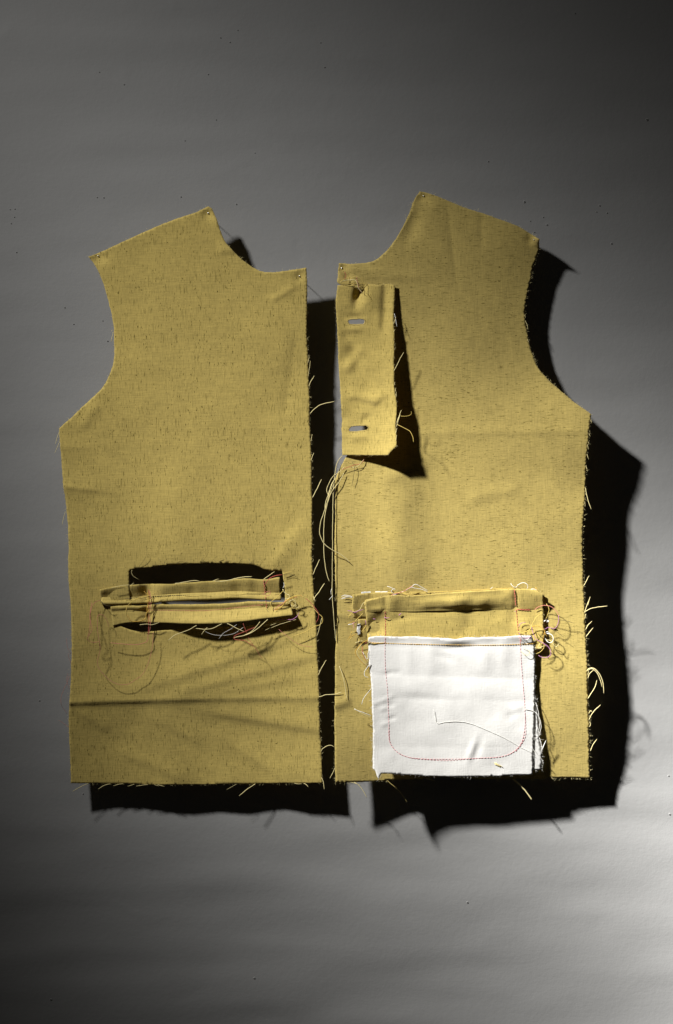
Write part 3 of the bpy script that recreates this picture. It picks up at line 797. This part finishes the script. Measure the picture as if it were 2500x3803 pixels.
for pts, m, r in (
    ([(1463,1378),(1480,1345,1),(1499,1308,2)], Y_PALE, .42), ([(1474,1571),(1482,1548,1),(1491,1523,2)], Y_PALE, .5), ([(1473,1585),(1480,1560,1),(1487,1540,2)], Y_PALE, .36), ([(1462,1202),(1466,1190,1),(1470,1178,2)], Y_PALE, .4), ([(1465,1165),(1470,1188,1),(1475,1213,2)], Y_WHT, .34),
    ([(1462,1232),(1465,1227,1),(1468,1222,1)], Y_PALE, .34), ([(1475,1576),(1500,1588,2),(1522,1602,3),(1533,1622,3),(1537,1642,3)], Y_GOLD, .32), ([(1489,1546,2),(1516,1544,3),(1527,1538,3),(1528,1528,3)], Y_GOLD, .26),
    ([(1464,1430),(1467,1418,1)], Y_PALE, .36), ([(1468,1455),(1470,1440,1)], Y_PALE, .36), ([(1471,1475),(1472,1455,1)], Y_PALE, .36), ([(1470,1610),(1475,1590,1)], Y_PALE, .4), ([(1470,1635),(1474,1615,1)], Y_PALE, .36),
    ([(1265,1048,1),(1280,1042,3),(1301,1039,4),(1321,1042,5),(1331,1067,6),(1340,1080,5),(1348,1089,4)], Y_PALE, .42),
    ([(1266,1050,1),(1274,1040,3),(1288,1034,4),(1301,1024,4)], Y_GOLD, .36), ([(1264,1046,1),(1290,1053,2),(1330,1053,2),(1365,1052,1)], Y_GOLD, .32), ([(1324,1030,4),(1328,1050,5),(1336,1075,5),(1345,1088,4)], Y_PINK, .36),
    ([(1300,1036,4),(1316,1027,7),(1335,1030,9),(1348,1048,9),(1352,1072,8),(1366,1096,6),(1384,1118,4),(1386,1124,3),(1374,1088,4)], Y_GOLD, .26),
    ([(1280,1010,0),(1285,1022,2),(1279,1036,3),(1270,1044,2)], Y_RED, .3)):
    thread(plk, pts, m, lift(hR, 2.6) if pts[0][1] < 1060 and pts[0][0] < 1400 else hP, r)
fuzz(plk, loopsP[0], Y_PALE, hP, 160, 3, 8, seed=31, r=.13)
# long bunch of threads hanging from the placket's lower corner
hz = lift(hR, 3.0)
for pts, m, r in (
    ([(1271,1692,-1),(1262,1703,0),(1253,1718,1),(1243,1768,2),(1238,1838,2),(1236,1944,2),(1235,2091,2),(1234,2194,2),(1238,2267,1),(1241,2310,0),(1246,2360,-1),(1248,2384,-2)], Y_PALE, .44),
    ([(1278,1736,0),(1262,1752,1),(1238,1768,3),(1219,1803,4),(1214,1822,4),(1218,1838,4)], Y_PALE, .46),
    ([(1252,1768,1),(1240,1785,3),(1229,1809,4),(1218,1856,5),(1206,1894,6),(1190,1944,7),(1188,1982,7),(1203,2017,7),(1232,2041,6),(1268,2061,3),(1300,2088,0)], Y_PALE, .44),
    ([(1277,1757,1),(1268,1776,2),(1259,1791,3),(1232,1826,4),(1213,1885,5),(1204,1944,5),(1203,2003,5),(1205,2076,5),(1213,2126,5),(1223,2161,5)], Y_PALE, .46),
    ([(1250,1772,1),(1234,1794,3),(1220,1836,4),(1210,1862,5),(1207,1892,5)], Y_PALE, .46),
    ([(1246,1786,1),(1232,1812,3),(1222,1845,4),(1211,1885,5)], Y_PALE, .4),
    ([(1357,1695,-1),(1344,1718,2),(1309,1729,3),(1268,1745,2)], Y_RED, .34),
    ([(1356,1698,-1),(1345,1715,2),(1332,1729,3),(1318,1736,2),(1303,1734,1)], Y_PALE, .36),
    ([(1308,1712,0),(1316,1735,3),(1314,1765,3),(1307,1805,1)], Y_DRK, .3),
    ([(1236,2212,2),(1228,2222,2),(1222,2228,2)], Y_WHT, .4), ([(1235,2180,2),(1229,2196,2),(1232,2210,2)], Y_WHT, .3)):
    thread(right, pts, m, hz, r)
for pts, m, r in (
    ([(2168,2178),(2178,2158,1),(2189,2138,2)], Y_PALE, .5), ([(2170,2278),(2180,2250,1),(2193,2217,2)], Y_PALE, .5), ([(2173,2273),(2190,2262,2),(2215,2256,3),(2257,2251,4)], Y_PALE, .52), ([(2183,2248,1),(2188,2232,2)], Y_PALE, .5),
    ([(2172,2300),(2177,2280,1)], Y_PALE, .4), ([(2175,2339),(2185,2322,1),(2199,2307,2)], Y_PALE, .5), ([(2177,2365),(2190,2348,1),(2204,2332,2)], Y_PALE, .48),
    ([(2179,2493),(2187,2484,1),(2200,2480,2),(2216,2489,3),(2232,2514,4),(2241,2543,4),(2243,2577,3)], Y_PALE, .52), ([(2182,2492),(2196,2483,2),(2212,2492,3),(2226,2515,4),(2234,2540,4),(2236,2553,3)], Y_PALE, .5),
    ([(2184,2521),(2190,2502,1),(2206,2489,2)], Y_PALE, .44), ([(2183,2510),(2188,2492,1)], Y_PALE, .4), ([(2183,2596),(2198,2572,2),(2212,2549,3),(2218,2527,3)], Y_PALE, .52), ([(2187,2675),(2203,2646,2),(2231,2618,3)], Y_PALE, .5), ([(2187,2650),(2196,2640,1),(2201,2648,2)], Y_PALE, .44),
    ([(2189,2700),(2194,2690,1),(2191,2680,1)], Y_PALE, .44), ([(2193,2789),(2204,2764,1),(2218,2746,2)], Y_PALE, .48),
    ([(2175,1811),(2180,1840,1),(2188,1868,2),(2196,1893,2)], Y_PALE, .5), ([(2176,1728),(2180,1740,1),(2183,1751,1)], Y_PALE, .4), ([(2179,1686),(2184,1697,1),(2188,1708,1)], Y_PALE, .36), ([(2182,1650),(2187,1670,1)], Y_PALE, .36), ([(2188,1610),(2193,1622,1)], Y_PALE, .36), ([(2194,1560),(2199,1572,1)], Y_PALE, .36), ([(2184,1640),(2189,1650,1)], Y_PALE, .36), ([(2172,1860),(2174,1880,1)], Y_PALE, .3),
    ([(1903,2893),(1930,2914,1),(1950,2936,2),(1977,2970,3)], Y_PALE, .75), ([(1908,2893),(1934,2917,1),(1955,2942,2),(1976,2972,3)], Y_PALE, .5), ([(1439,2899),(1474,2930,1),(1495,2955,2),(1513,2980,3)], Y_YEL, .32), ([(1316,2905),(1332,2916,1),(1350,2938,2),(1363,2963,2)], Y_PALE, .42), ([(1300,2905),(1322,2910,1),(1340,2918,1)], Y_PALE, .32),
    ([(1583,2892),(1600,2896,1),(1615,2898,1)], Y_PALE, .34), ([(1245,2852),(1238,2868,1),(1225,2892,2)], Y_PALE, .42), ([(1716,2890),(1718,2900,1)], Y_PALE, .3),
    ([(1260,2473,0),(1270,2498,4),(1279,2536,6),(1289,2596,3)], Y_PALE, .4), ([(1950,1190),(1958,1205,1),(1962,1225,1)], Y_PALE, .36), ([(1959,1258),(1965,1272,1)], Y_PALE, .36), ([(1948,1168),(1953,1180,1)], Y_PALE, .34), ([(1268,1430),(1262,1455,1)], Y_PALE, .24)):
    thread(pr, [(p[0], p[1], (p[2] if len(p) > 2 else 0) - .3) for p in pts], m, hR, r)
fuzz(pr, loopsR[0], Y_PALE, hR, 560, 3, 10, seed=23, r=.13, where=lambda x, y: 1 if (x > 1930 or y > 2850 or y < 850) else .3)

# ---- pocket on the right front
qn1, qn2 = VN(61), VN(62)
frel = TPS([(1310, 2209, .002), (1353, 2237, .0035), (1360, 2366, .0045), (1440, 2200, .002), (1690, 2190, .002), (1910, 2186, .002), (2019, 2207, .0032), (2019, 2390, .0052), (1690, 2270, .0060), (1690, 2330, .0048), (1690, 2400, .0045)])
def hF(px, py):
    px = np.asarray(px, float); py = np.asarray(py, float)
    gau = GAU
    h = hR(px, py) + frel(px, py) + .6e-3 * qn1(px / 50, py / 40)
    h = h - gau(px, py, 1402, 2300, 40, 22, 1.8, -20) + gau(px, py, 1410, 2266, 46, 14, 1.2) - gau(px, py, 1388, 2338, 44, 30, 4.0) - gau(px, py, 1470, 2300, 60, 10, .6, -8)
    h = h - gau(px, py, 1905, 2300, 18, 34, .8)
    return h
F_OUT = [(1353,2237),(1360,2226),(1440,2214),(1525,2214),(1613,2206),(1720,2199),(1912,2188),(1994,2193),(2019,2209),(2020,2290),(2019,2388),(2016,2412),(1900,2420),(1600,2420),(1372,2410),(1365,2366),(1360,2300)]
T_OUT = [(1310,2209),(1352,2204),(1439,2200),(1500,2201),(1600,2200),(1600,2230),(1440,2250),(1375,2270),(1374,2296),(1325,2297),(1312,2293),(1309,2240)]
U_OUT = [(1332,2300),(1372,2298),(1380,2340),(1376,2392),(1330,2384),(1330,2340)]
hT = lambda x, y: hR(x, y) + .0008 + .0058 * np.clip((1378 - np.asarray(x, float)) / 70, 0, 1) - .0022 * np.clip((np.asarray(y, float) - 2205) / 90, 0, 1) + .2e-3 * qn2(np.asarray(x) / 30, np.asarray(y) / 30)
cloth('facing_tab', T_OUT, hT, M_P, right, 7, seed=8, label='end of the under layer sticking out left of the pocket facing')
cloth('facing_tab', U_OUT, lambda x, y: hT(x, y) + .0003, M_P, right, 7, seed=9)
cloth('lining_edge', [(1344,2197),(1389,2196),(1440,2197),(1440,2206),(1344,2207)], lambda x, y: hT(x, y) - .0008, M_W, right, 5, seed=10, label='sliver of white lining along the top of the pocket facing')
cloth('lining_edge', [(1329,2318),(1340,2316),(1341,2356),(1332,2358),(1327,2340)], lambda x, y: hT(x, y) + .0014, M_W, right, 4, seed=11)
fac, loopsF = cloth('pocket_facing', F_OUT, hF, M_P, right, 7, seed=7)
def profR(u, v, px, py):
    b = np.exp(-((px - 1690) / 150) ** 4) + .12
    r = .0004 + (.0020 * b + .0052) * (1 - np.clip(v, 0, 1) ** 1.3)
    r = r + .0005 * qn1(px / 48 + 5, py / 34) + .0032 * np.exp(-((px - 1690) / 140) ** 2) * ss(.1, .55, v) * (1 - .55 * ss(.7, 1, v))
    r = r - .0012 * np.exp(-((px - 1432) / 10) ** 2) - .0012 * np.exp(-((px - 1917) / 10) ** 2)
    return r
rw = strip('welt', [(1356,2233),(1400,2222),(1440,2212),(1525,2212),(1613,2205),(1720,2198),(1820,2193),(1910,2187),(1994,2194),(2018,2209)],
           [(1360,2274),(1432,2270),(1520,2272),(1600,2269),(1690,2267),(1800,2264),(1860,2262),(1930,2262),(2019,2262)], hF, profR, M_P, right, 120, 16, roll=1.6, label='folded lip across the top of the pocket facing', seed=12)
def surfR(px, py):
    px = np.asarray(px, float); py = np.asarray(py, float)
    return hF(px, py) + profR(0, np.clip((py - 2203) / 62, 0, 1), px, py)
_pk = [(1369, 2366, None, .0068), (1690, 2366, None, .0075), (1977, 2361, None, .0068), (1380, 2550, None, .0085), (1384, 2700, .0385, 0), (1387, 2820, .0445, 0), (1407, 2894, .0500, 0),
       (1500, 2876, .0405, 0), (1636, 2884, .0370, 0), (1833, 2882, .0345, 0), (1977, 2877, .0320, 0), (1986, 2522, None, .0052), (1690, 2600, None, .0085), (1985, 2700, None, .0070)]
prel = TPS([(x, y, (b if a is None else a - float(rt(x, y)))) for x, y, a, b in _pk])
wn_1, wn_2 = VN(71), VN(72)
def hW(px, py):
    px = np.asarray(px, float); py = np.asarray(py, float)
    gau = GAU
    h = hR(1246 + 950 * np.clip((px - 1246) / 950, 0, 1), py) * .0 + rt(px, py) + prel(px, py)
    h = h + .75e-3 * wn_1(px / 130, py / 110) + .20e-3 * wn_2(px / 45, py / 42)
    h = h - ridge(px, py, 1340, 2501, 2030, 2524, 1.5, 60, 50, True, ta=0, tb=0)
    # hem band sewn along the top
    band = 1 - ss(2362, 2391, py)
    h = h + band * (.0014 + .0007 * wn_1(px / 60 + 3, px * 0)) + .0026 * np.exp(-((px - 1700) / 60) ** 2 - ((py - 2378) / 14) ** 2)
    h = h - gau(px, py, 1690, 2408, 60, 12, .8) - .0003 * ss(2390, 2400, py) * np.exp(-((py - 2398) / 14) ** 2)
    for x, y, a in ((1425, 2600, .5), (1452, 2618, -.4), (1425, 2632, .5), (1455, 2668, -.6), (1428, 2690, .4), (1452, 2588, .35), (1395, 2612, .35), (1445, 2500, -.5), (1475, 2497, -.3)):
        h = h + gau(px, py, x, y, 16, 8, a, -15)
    h = h + gau(px, py, 1752, 2786, 12, 40, .8, 20) - gau(px, py, 1775, 2786, 14, 36, .5, 20)
    h = h + gau(px, py, 1922, 2630, 20, 16, .6, -30) - gau(px, py, 1905, 2655, 26, 16, .5, -30)
    h = h - gau(px, py, 1650, 2440, 40, 16, .6, 20) - gau(px, py, 1570, 2590, 80, 14, .3, 5)
    h = h - ridge(px, py, 1440, 2592, 1720, 2600, .5, 16, 24) - ridge(px, py, 1800, 2600, 1980, 2606, .4, 14, 20) - ridge(px, py, 1380, 2772, 1900, 2776, .35, 20, 26)
    for x in (1520, 1600, 1800, 1870):
        h = h + gau(px, py, x, 2440, 22, 60, .35)
    return h
W_OUT = [(1369,2368),(1378,2365),(1432,2364),(1587,2366),(1650,2371),(1692,2373),(1734,2367),(1833,2366),(1931,2361),(1977,2362),(1983,2395),(1986,2522),(1985,2662),(1977,2877),(1833,2882),(1636,2884),(1481,2875),(1418,2873),(1412,2882),(1407,2894),(1400,2877),(1395,2860),(1386,2856),(1386,2789),(1383,2662),(1379,2550),(1372,2466)]
X_OUT = [(1500,2400),(1930,2400),(1982,2480),(1988,2550),(1994,2634),(2002,2733),(2012,2810),(2011,2858),(1979,2861),(1930,2866),(1600,2866),(1500,2800)]
backp, loopsX = cloth('pocket_bag', X_OUT, lambda x, y: hW(x, y) - .0012, M_W, right, 9, seed=14, label='back layer of the white pocket bag')
pock, loopsW = cloth('pocket_bag', W_OUT, hW, M_W, right, 7, seed=13, label='front layer of the white pocket bag with red stitching', thick=.0004)
stitches(pock, [(1374,2387),(1432,2389),(1560,2393),(1692,2395),(1800,2396),(1900,2394),(1984,2391)], Y_AMB, hW, r=.36, length=7, gap=2)
stitches(rw, [(1432,2218),(1431,2240),(1431,2265)], Y_RED, surfR, r=.36, length=8)
stitches(fac, [(1431,2272),(1432,2310),(1432,2362)], Y_RED, hF, r=.36, length=8, lift=.4)
stitches(rw, [(1911,2192),(1914,2220),(1917,2258)], Y_RED, surfR, r=.42, length=9, gap=1)
stitches(fac, [(1918,2264),(1922,2310),(1927,2360)], Y_RED, hF, r=.36, length=8, lift=.4)
stitches(fac, [(1921,2263),(1945,2265),(1978,2266)], Y_RED, lift(hF, .8), r=.42, length=9, gap=1)
stitches(pock, [(1431,2368),(1430,2420),(1431,2470),(1433,2500),(1439,2557),(1443,2648),(1446,2720),(1449,2755),(1471,2789),(1509,2810),(1566,2818),(1692,2819),(1780,2816),(1868,2809),(1900,2797),(1922,2780),(1940,2750),(1949,2700),(1949,2620),(1942,2536),(1935,2440),(1932,2366)], Y_CRIM, hW, r=.27, length=9, gap=2.0)
stitches(pock, [(1445,2690),(1444,2735),(1450,2763),(1478,2796),(1520,2814),(1580,2821),(1660,2825),(1740,2819),(1800,2814)], Y_CRIM, hW, r=.2, length=10, gap=2)
stitches(pock, [(1915,2792),(1936,2765),(1951,2735),(1953,2700),(1950,2640)], Y_CRIM, hW, r=.2, length=10, gap=2)

hG = lift(hW, 0)
hJ = lift(hF, .8)
for pts, m, r in (
    ([(1310,2217,0),(1295,2212,1),(1280,2211,1),(1268,2216,1)], Y_WHT, .42), ([(1310,2218,0),(1290,2219,1),(1266,2225,1)], Y_WHT, .42), ([(1310,2219,0),(1288,2216,2),(1270,2220,2)], Y_WHT, .4),
    ([(1438,2218,1),(1460,2208,2),(1495,2198,4),(1520,2184,5),(1542,2171,5)], Y_PINK, .36), ([(1448,2214,1),(1470,2207,2),(1500,2196,4),(1527,2181,5),(1543,2171,5),(1565,2181,4),(1590,2194,2)], Y_WHT, .4),
    ([(1527,2181,5),(1550,2187,4),(1566,2189,3),(1590,2199,1)], Y_WHT, .36), ([(1439,2177,3),(1452,2182,4),(1472,2193,3)], Y_WHT, .34), ([(1466,2186,3),(1454,2192,4),(1455,2199,4),(1468,2206,2)], Y_WHT, .36),
    ([(1440,2202,0),(1500,2200,1),(1580,2199,1),(1650,2197,1),(1720,2193,1),(1800,2190,1),(1909,2183,1)], Y_GOLD, .45), ([(1500,2216,2),(1560,2213,2),(1613,2208,2),(1680,2201,2),(1760,2196,2),(1850,2191,2),(1912,2186,2)], Y_GOLD, .4),
    ([(1482,2200,2),(1520,2212,4),(1545,2216,3)], Y_GOLD, .3), ([(1495,2204,2),(1525,2208,4),(1555,2214,3)], Y_GOLD, .28),
    ([(1314,2272,0),(1300,2284,2),(1292,2297,2)], Y_GOLD, .38), ([(1348,2277,1),(1332,2294,3),(1315,2312,3)], Y_GOLD, .4), ([(1362,2312,0),(1356,2330,2),(1342,2347,2)], Y_GOLD, .42), ([(1364,2325,0),(1352,2340,2),(1345,2352,2)], Y_GOLD, .36),
    ([(1316,2308,1),(1304,2312,2),(1290,2316,2)], Y_AMB, .3), ([(1292,2268,1),(1304,2270,2),(1314,2274,2),(1330,2270,3),(1352,2262,1)], Y_PUR, .36), ([(1310,2272,1),(1334,2266,3),(1350,2240,2),(1372,2228,1)], Y_PALE, .3),
    ([(1308,2316,1),(1320,2312,2),(1332,2310,1)], Y_CRIM, .42), ([(1311,2314,2),(1315,2326,2),(1313,2336,2)], Y_CRIM, .4), ([(1293,2320,1),(1302,2318,2),(1312,2318,1)], Y_WHT, .5), ([(1358,2305,1),(1360,2315,2),(1357,2322,1)], Y_PUR, .4),
    ([(1326,2346,1),(1314,2346,2),(1302,2352,2)], Y_GOLD, .36), ([(1322,2356,1),(1308,2362,2),(1296,2370,2)], Y_AMB, .34), ([(1306,2344,1),(1300,2364,2),(1288,2380,1)], Y_AMB, .3), ([(1312,2358,1),(1302,2372,2),(1294,2385,2)], Y_GOLD, .3), ([(1320,2388,1),(1335,2382,2),(1350,2380,2)], Y_PALE, .34),
    ([(1386,2298,1),(1396,2299,1.5)], Y_PUR, .5), ([(1482,2286,1),(1490,2278,2)], Y_PUR, .65), ([(1428,2292,1),(1436,2295,2),(1446,2293,1)], Y_PUR, .42), ([(1455,2360,1),(1468,2348,2),(1478,2342,2)], Y_GOLD, .32), ([(1912,2270,1),(1914,2272,2)], Y_PUR, .5),
    # left amber loop
    ([(1430,2388,.5),(1400,2389,.8),(1383,2389,1),(1363,2380,3),(1345,2390,5),(1328,2406,5),(1320,2421,5),(1328,2442,4),(1345,2460,3),(1363,2475,2)], Y_AMB, .42), ([(1415,2388,.6),(1385,2391,1),(1360,2384,3),(1336,2402,6),(1326,2420,6),(1333,2440,5),(1352,2462,3),(1368,2474,2)], Y_PALE, .36),
    ([(1366,2384,1),(1350,2396,3),(1346,2416,5),(1350,2436,4),(1362,2456,3)], Y_RED, .34), ([(1371,2386,1),(1354,2392,3),(1338,2402,5)], Y_PALE, .4), ([(1345,2418,3),(1354,2434,4),(1364,2448,3),(1368,2425,3),(1373,2410,2)], Y_WHT, .44), ([(1375,2465,2),(1362,2482,3),(1354,2497,3),(1356,2512,3),(1370,2516,2)], Y_WHT, .4), ([(1374,2472,1),(1368,2490,2),(1374,2500,1)], Y_AMB, .34),
    # right tangle
    ([(1924,2347,2),(1950,2347,4),(1974,2327,6),(1959,2317,6),(1942,2319,6),(1936,2332,5),(1945,2346,4),(1958,2354,3)], Y_GOLD, .42), ([(1974,2327,6),(1998,2325,7),(2018,2336,7),(2027,2356,6),(2034,2364,5)], Y_AMB, .42), ([(1955,2360,3),(1966,2342,5),(1977,2318,6),(1992,2292,7),(2005,2282,7),(2018,2274,6)], Y_GOLD, .3),
    ([(1985,2266,2),(2003,2253,4),(2030,2249,6),(2056,2259,7),(2072,2276,7),(2075,2290,6)], Y_PINK, .36), ([(2030,2243,5),(2039,2262,6),(2034,2285,6),(2024,2310,4)], Y_GOLD, .34), ([(2075,2285,7),(2074,2310,7),(2060,2334,6),(2036,2330,5),(2022,2338,4)], Y_PUR, .34), ([(2025,2296,3),(2045,2297,5),(2077,2303,6),(2105,2306,5),(2133,2315,3)], Y_DRK, .28),
    ([(2030,2353,3),(2044,2355,5),(2055,2366,6),(2054,2380,6),(2044,2388,5),(2032,2382,4),(2026,2372,3)], Y_WHT, .46), ([(2028,2378,3),(2042,2378,5),(2054,2390,6),(2062,2402,5),(2072,2398,4),(2076,2390,3)], Y_PALE, .34), ([(2021,2308,2),(2028,2304,3),(2040,2307,3),(2030,2310,3)], Y_WHT, .6), ([(2024,2350,3),(2034,2346,4),(2044,2351,4)], Y_WHT, .5),
    ([(1974,2327,6),(1980,2350,6),(1990,2372,6),(2018,2389,6),(2036,2402,6),(2046,2418,6),(2044,2433,5),(2021,2443,5),(2000,2434,4)], Y_PUR, .38), ([(1976,2330,5),(1995,2350,6),(2010,2376,6),(2022,2396,5),(2008,2420,4),(1992,2428,3)], Y_GOLD, .34), ([(2026,2340,4),(2020,2362,5),(2016,2384,5),(2024,2398,4),(2038,2400,3)], Y_AMB, .32),
    ([(1936,2418,2),(1950,2432,4),(1962,2433,5),(1967,2422,5),(1956,2410,4),(1938,2404,2)], Y_PALE, .28), ([(1930,2330,2),(1929,2322,3),(1938,2314,3),(1953,2311,3)], Y_PUR, .32), ([(1921,2174,2),(1945,2164,5),(1958,2170,6),(1961,2178,5),(1956,2190,3)], Y_WHT, .4), ([(1921,2178,2),(1940,2190,3),(1962,2196,3)], Y_DRK, .3), ([(1965,2193,1),(1978,2188,2),(1996,2192,2)], Y_WHT, .44), ([(1975,2186,1),(1985,2196,2),(1994,2196,2)], Y_WHT, .4), ([(1990,2182,1),(1994,2190,2),(1997,2200,1)], Y_AMB, .34), ([(1897,2168,2),(1906,2178,3),(1916,2181,2),(1925,2172,2)], Y_WHT, .34), ([(1822,2188,1),(1828,2182,2),(1832,2180,2)], Y_WHT, .4),
    ([(1928,2350,2),(1940,2368,3),(1960,2370,3),(1974,2364,2)], Y_PUR, .3), ([(1932,2384,2),(1936,2378,3),(1934,2370,3),(1926,2366,2)], Y_PINK, .36), ([(1940,2362,2),(1952,2376,3),(1964,2372,3),(1968,2362,2)], Y_WHT, .36),
    ([(2050,2338,5),(2072,2350,4),(2096,2368,2)], Y_DRK, .24), ([(2010,2385,4),(2000,2408,4),(2014,2402,5),(2032,2396,4)], Y_PALE, .32)):
    thread(right, pts, m, hJ if pts[0][1] < 2350 or pts[0][0] < 1365 or pts[0][0] > 1985 else lift(hW, 0), r)
for pts, m, r in (
    ([(1379,2557,0),(1362,2578,2),(1350,2595,3),(1344,2617,3)], Y_WHT, .36), ([(1316,2634,1),(1348,2646,2),(1381,2660,0)], Y_WHT, .42), ([(1318,2632,1),(1346,2651,2),(1381,2665,0)], Y_PALE, .36), ([(1384,2780,0),(1382,2760,1)], Y_WHT, .3),
    ([(1952,2634,1),(1975,2636,3),(2000,2660,4),(2010,2697,4),(2002,2733,2)], Y_WHT, .36), ([(1990,2610,0),(1999,2640,2),(2004,2690,2),(1998,2740,1)], Y_WHT, .3), ([(2012,2792,0),(2020,2770,1),(2028,2750,2)], Y_WHT, .55), ([(1973,2775,1),(1994,2800,2),(2016,2824,2)], Y_WHT, .32), ([(2004,2740,0),(2012,2775,1),(2010,2800,1)], Y_WHT, .32), ([(2012,2820,0),(2018,2832,1)], Y_WHT, .34),
    ([(1610,2366,0),(1622,2362,1),(1634,2361,1),(1645,2367,1)], Y_GOLD, .34), ([(1700,2371,0),(1716,2363,1),(1728,2366,1)], Y_GOLD, .34), ([(1740,2366,0),(1760,2364,1),(1786,2364,1)], Y_GOLD, .28)):
    thread(pock, pts, m, hW, r)
fuzz(pock, loopsW[0], Y_WHT, hW, 190, 3, 9, seed=41, r=.13)
fuzz(backp, loopsX[0], Y_WHT, lambda x, y: hW(x, y) - .0012, 60, 4, 12, seed=42, r=.13, where=lambda x, y: 1 if x > 1975 else 0)
fuzz(fac, loopsF[0], Y_PALE, hF, 60, 3, 9, seed=43, r=.13)

# ------------------------------------------------------------------ loose bits lying on the pocket
def loose(name, pts_list, mat, hfun, r, label, cat):
    V, F = [], []
    for pts in pts_list:
        v, f = tube_arrays(path3(pts, hfun, 5, .6), r * 1e-3)
        o = len(V); V += v; F += [tuple(i + o for i in q) for q in f]
    ob = linkobj(name, mesh_from(name, V, F), mat)
    ob['label'] = label; ob['category'] = cat
    return ob
loose('thread_scrap', [[(1610,2636,3),(1617,2664,1.5),(1624,2686,.6),(1650,2683,.6),(1692,2679,1),(1734,2684,.8),(1798,2707,.8),(1875,2742,.7),(1945,2781,.6),(1980,2798,.5)]], Y_WHT, hW, .2,  # long tail is added along the cast shadow of the short thread
      'white thread scrap hooked on the white pocket bag, with a tail added along its shadow line', 'thread')
loose('lint_tuft', [[(1836,2834,.6),(1852,2840,1.2),(1868,2850,1)], [(1838,2838,.6),(1850,2843,1.4),(1860,2846,1)], [(1842,2832,.6),(1848,2840,1.2),(1858,2850,.8)]], Y_PALE, hW, .4,
      'tiny pale yellow tuft of lint on the lower right of the white pocket', 'lint')

# ------------------------------------------------------------------ dressmaking pins
def pin_mesh(length):
    V, F = [], []; n = 12
    rings = [(-.006, .00003), (-.002, .00033), (length - .0004, .00033), (length - .0003, .0006), (length, .0007), (length + .0004, .0009), (length + .0008, .0008), (length + .0011, .00045), (length + .0012, .0001)]
    for y, r in rings:
        for k in range(n):
            a = 2 * math.pi * k / n; V.append((r * math.cos(a), -y, r * math.sin(a)))
    ns = 2
    for i in range(len(rings) - 1):
        for k in range(n): F.append((i * n + k, i * n + (k + 1) % n, (i + 1) * n + (k + 1) % n, (i + 1) * n + k))
    cut = 2 * n + n
    sh = (V[:3 * n], [f for f in F if max(f) < 3 * n])
    hd = (V[2 * n:], [tuple(i - 2 * n for i in f) for f in F if min(f) >= 2 * n])
    return sh, hd
for (x, y, fun, tilt, label) in ((364, 949, hL, (.10, .06), 'steel pin in the outer shoulder corner of the left cloth front'),
        (771, 793, hL, (-.05, .08), 'steel pin at the top neck point of the left cloth front'),
        (1113, 1024, hL, (.06, -.05), 'steel pin at the centre front corner of the left cloth front'),
        (1268, 994, hR, (.05, .05), 'steel pin above the buttonhole placket on the right cloth front'),
        (1572, 729, hR, (-.08, .06), 'steel pin at the top neck point of the right cloth front'),
        (1982, 890, hR, (.04, .08), 'steel pin in the outer shoulder corner of the right cloth front')):
    h = float(fun(np.array([x]), np.array([y]))[0])
    e = thing('dressmaking_pin', Vector(W(x, y, h)) + Vector((0, h, 0)), label, 'pin', 'pins holding the cloth to the wall')
    e.rotation_euler = (tilt[0] * .3, 0, tilt[1] * .3)
    sh, hd = pin_mesh(h + .0004)
    for nm, (v, f) in (('shaft', sh), ('head', hd)):
        o = bpy.data.objects.new(nm, mesh_from(nm, v, f)); o.data.materials.append(M_PIN); COL.objects.link(o); o.parent = e
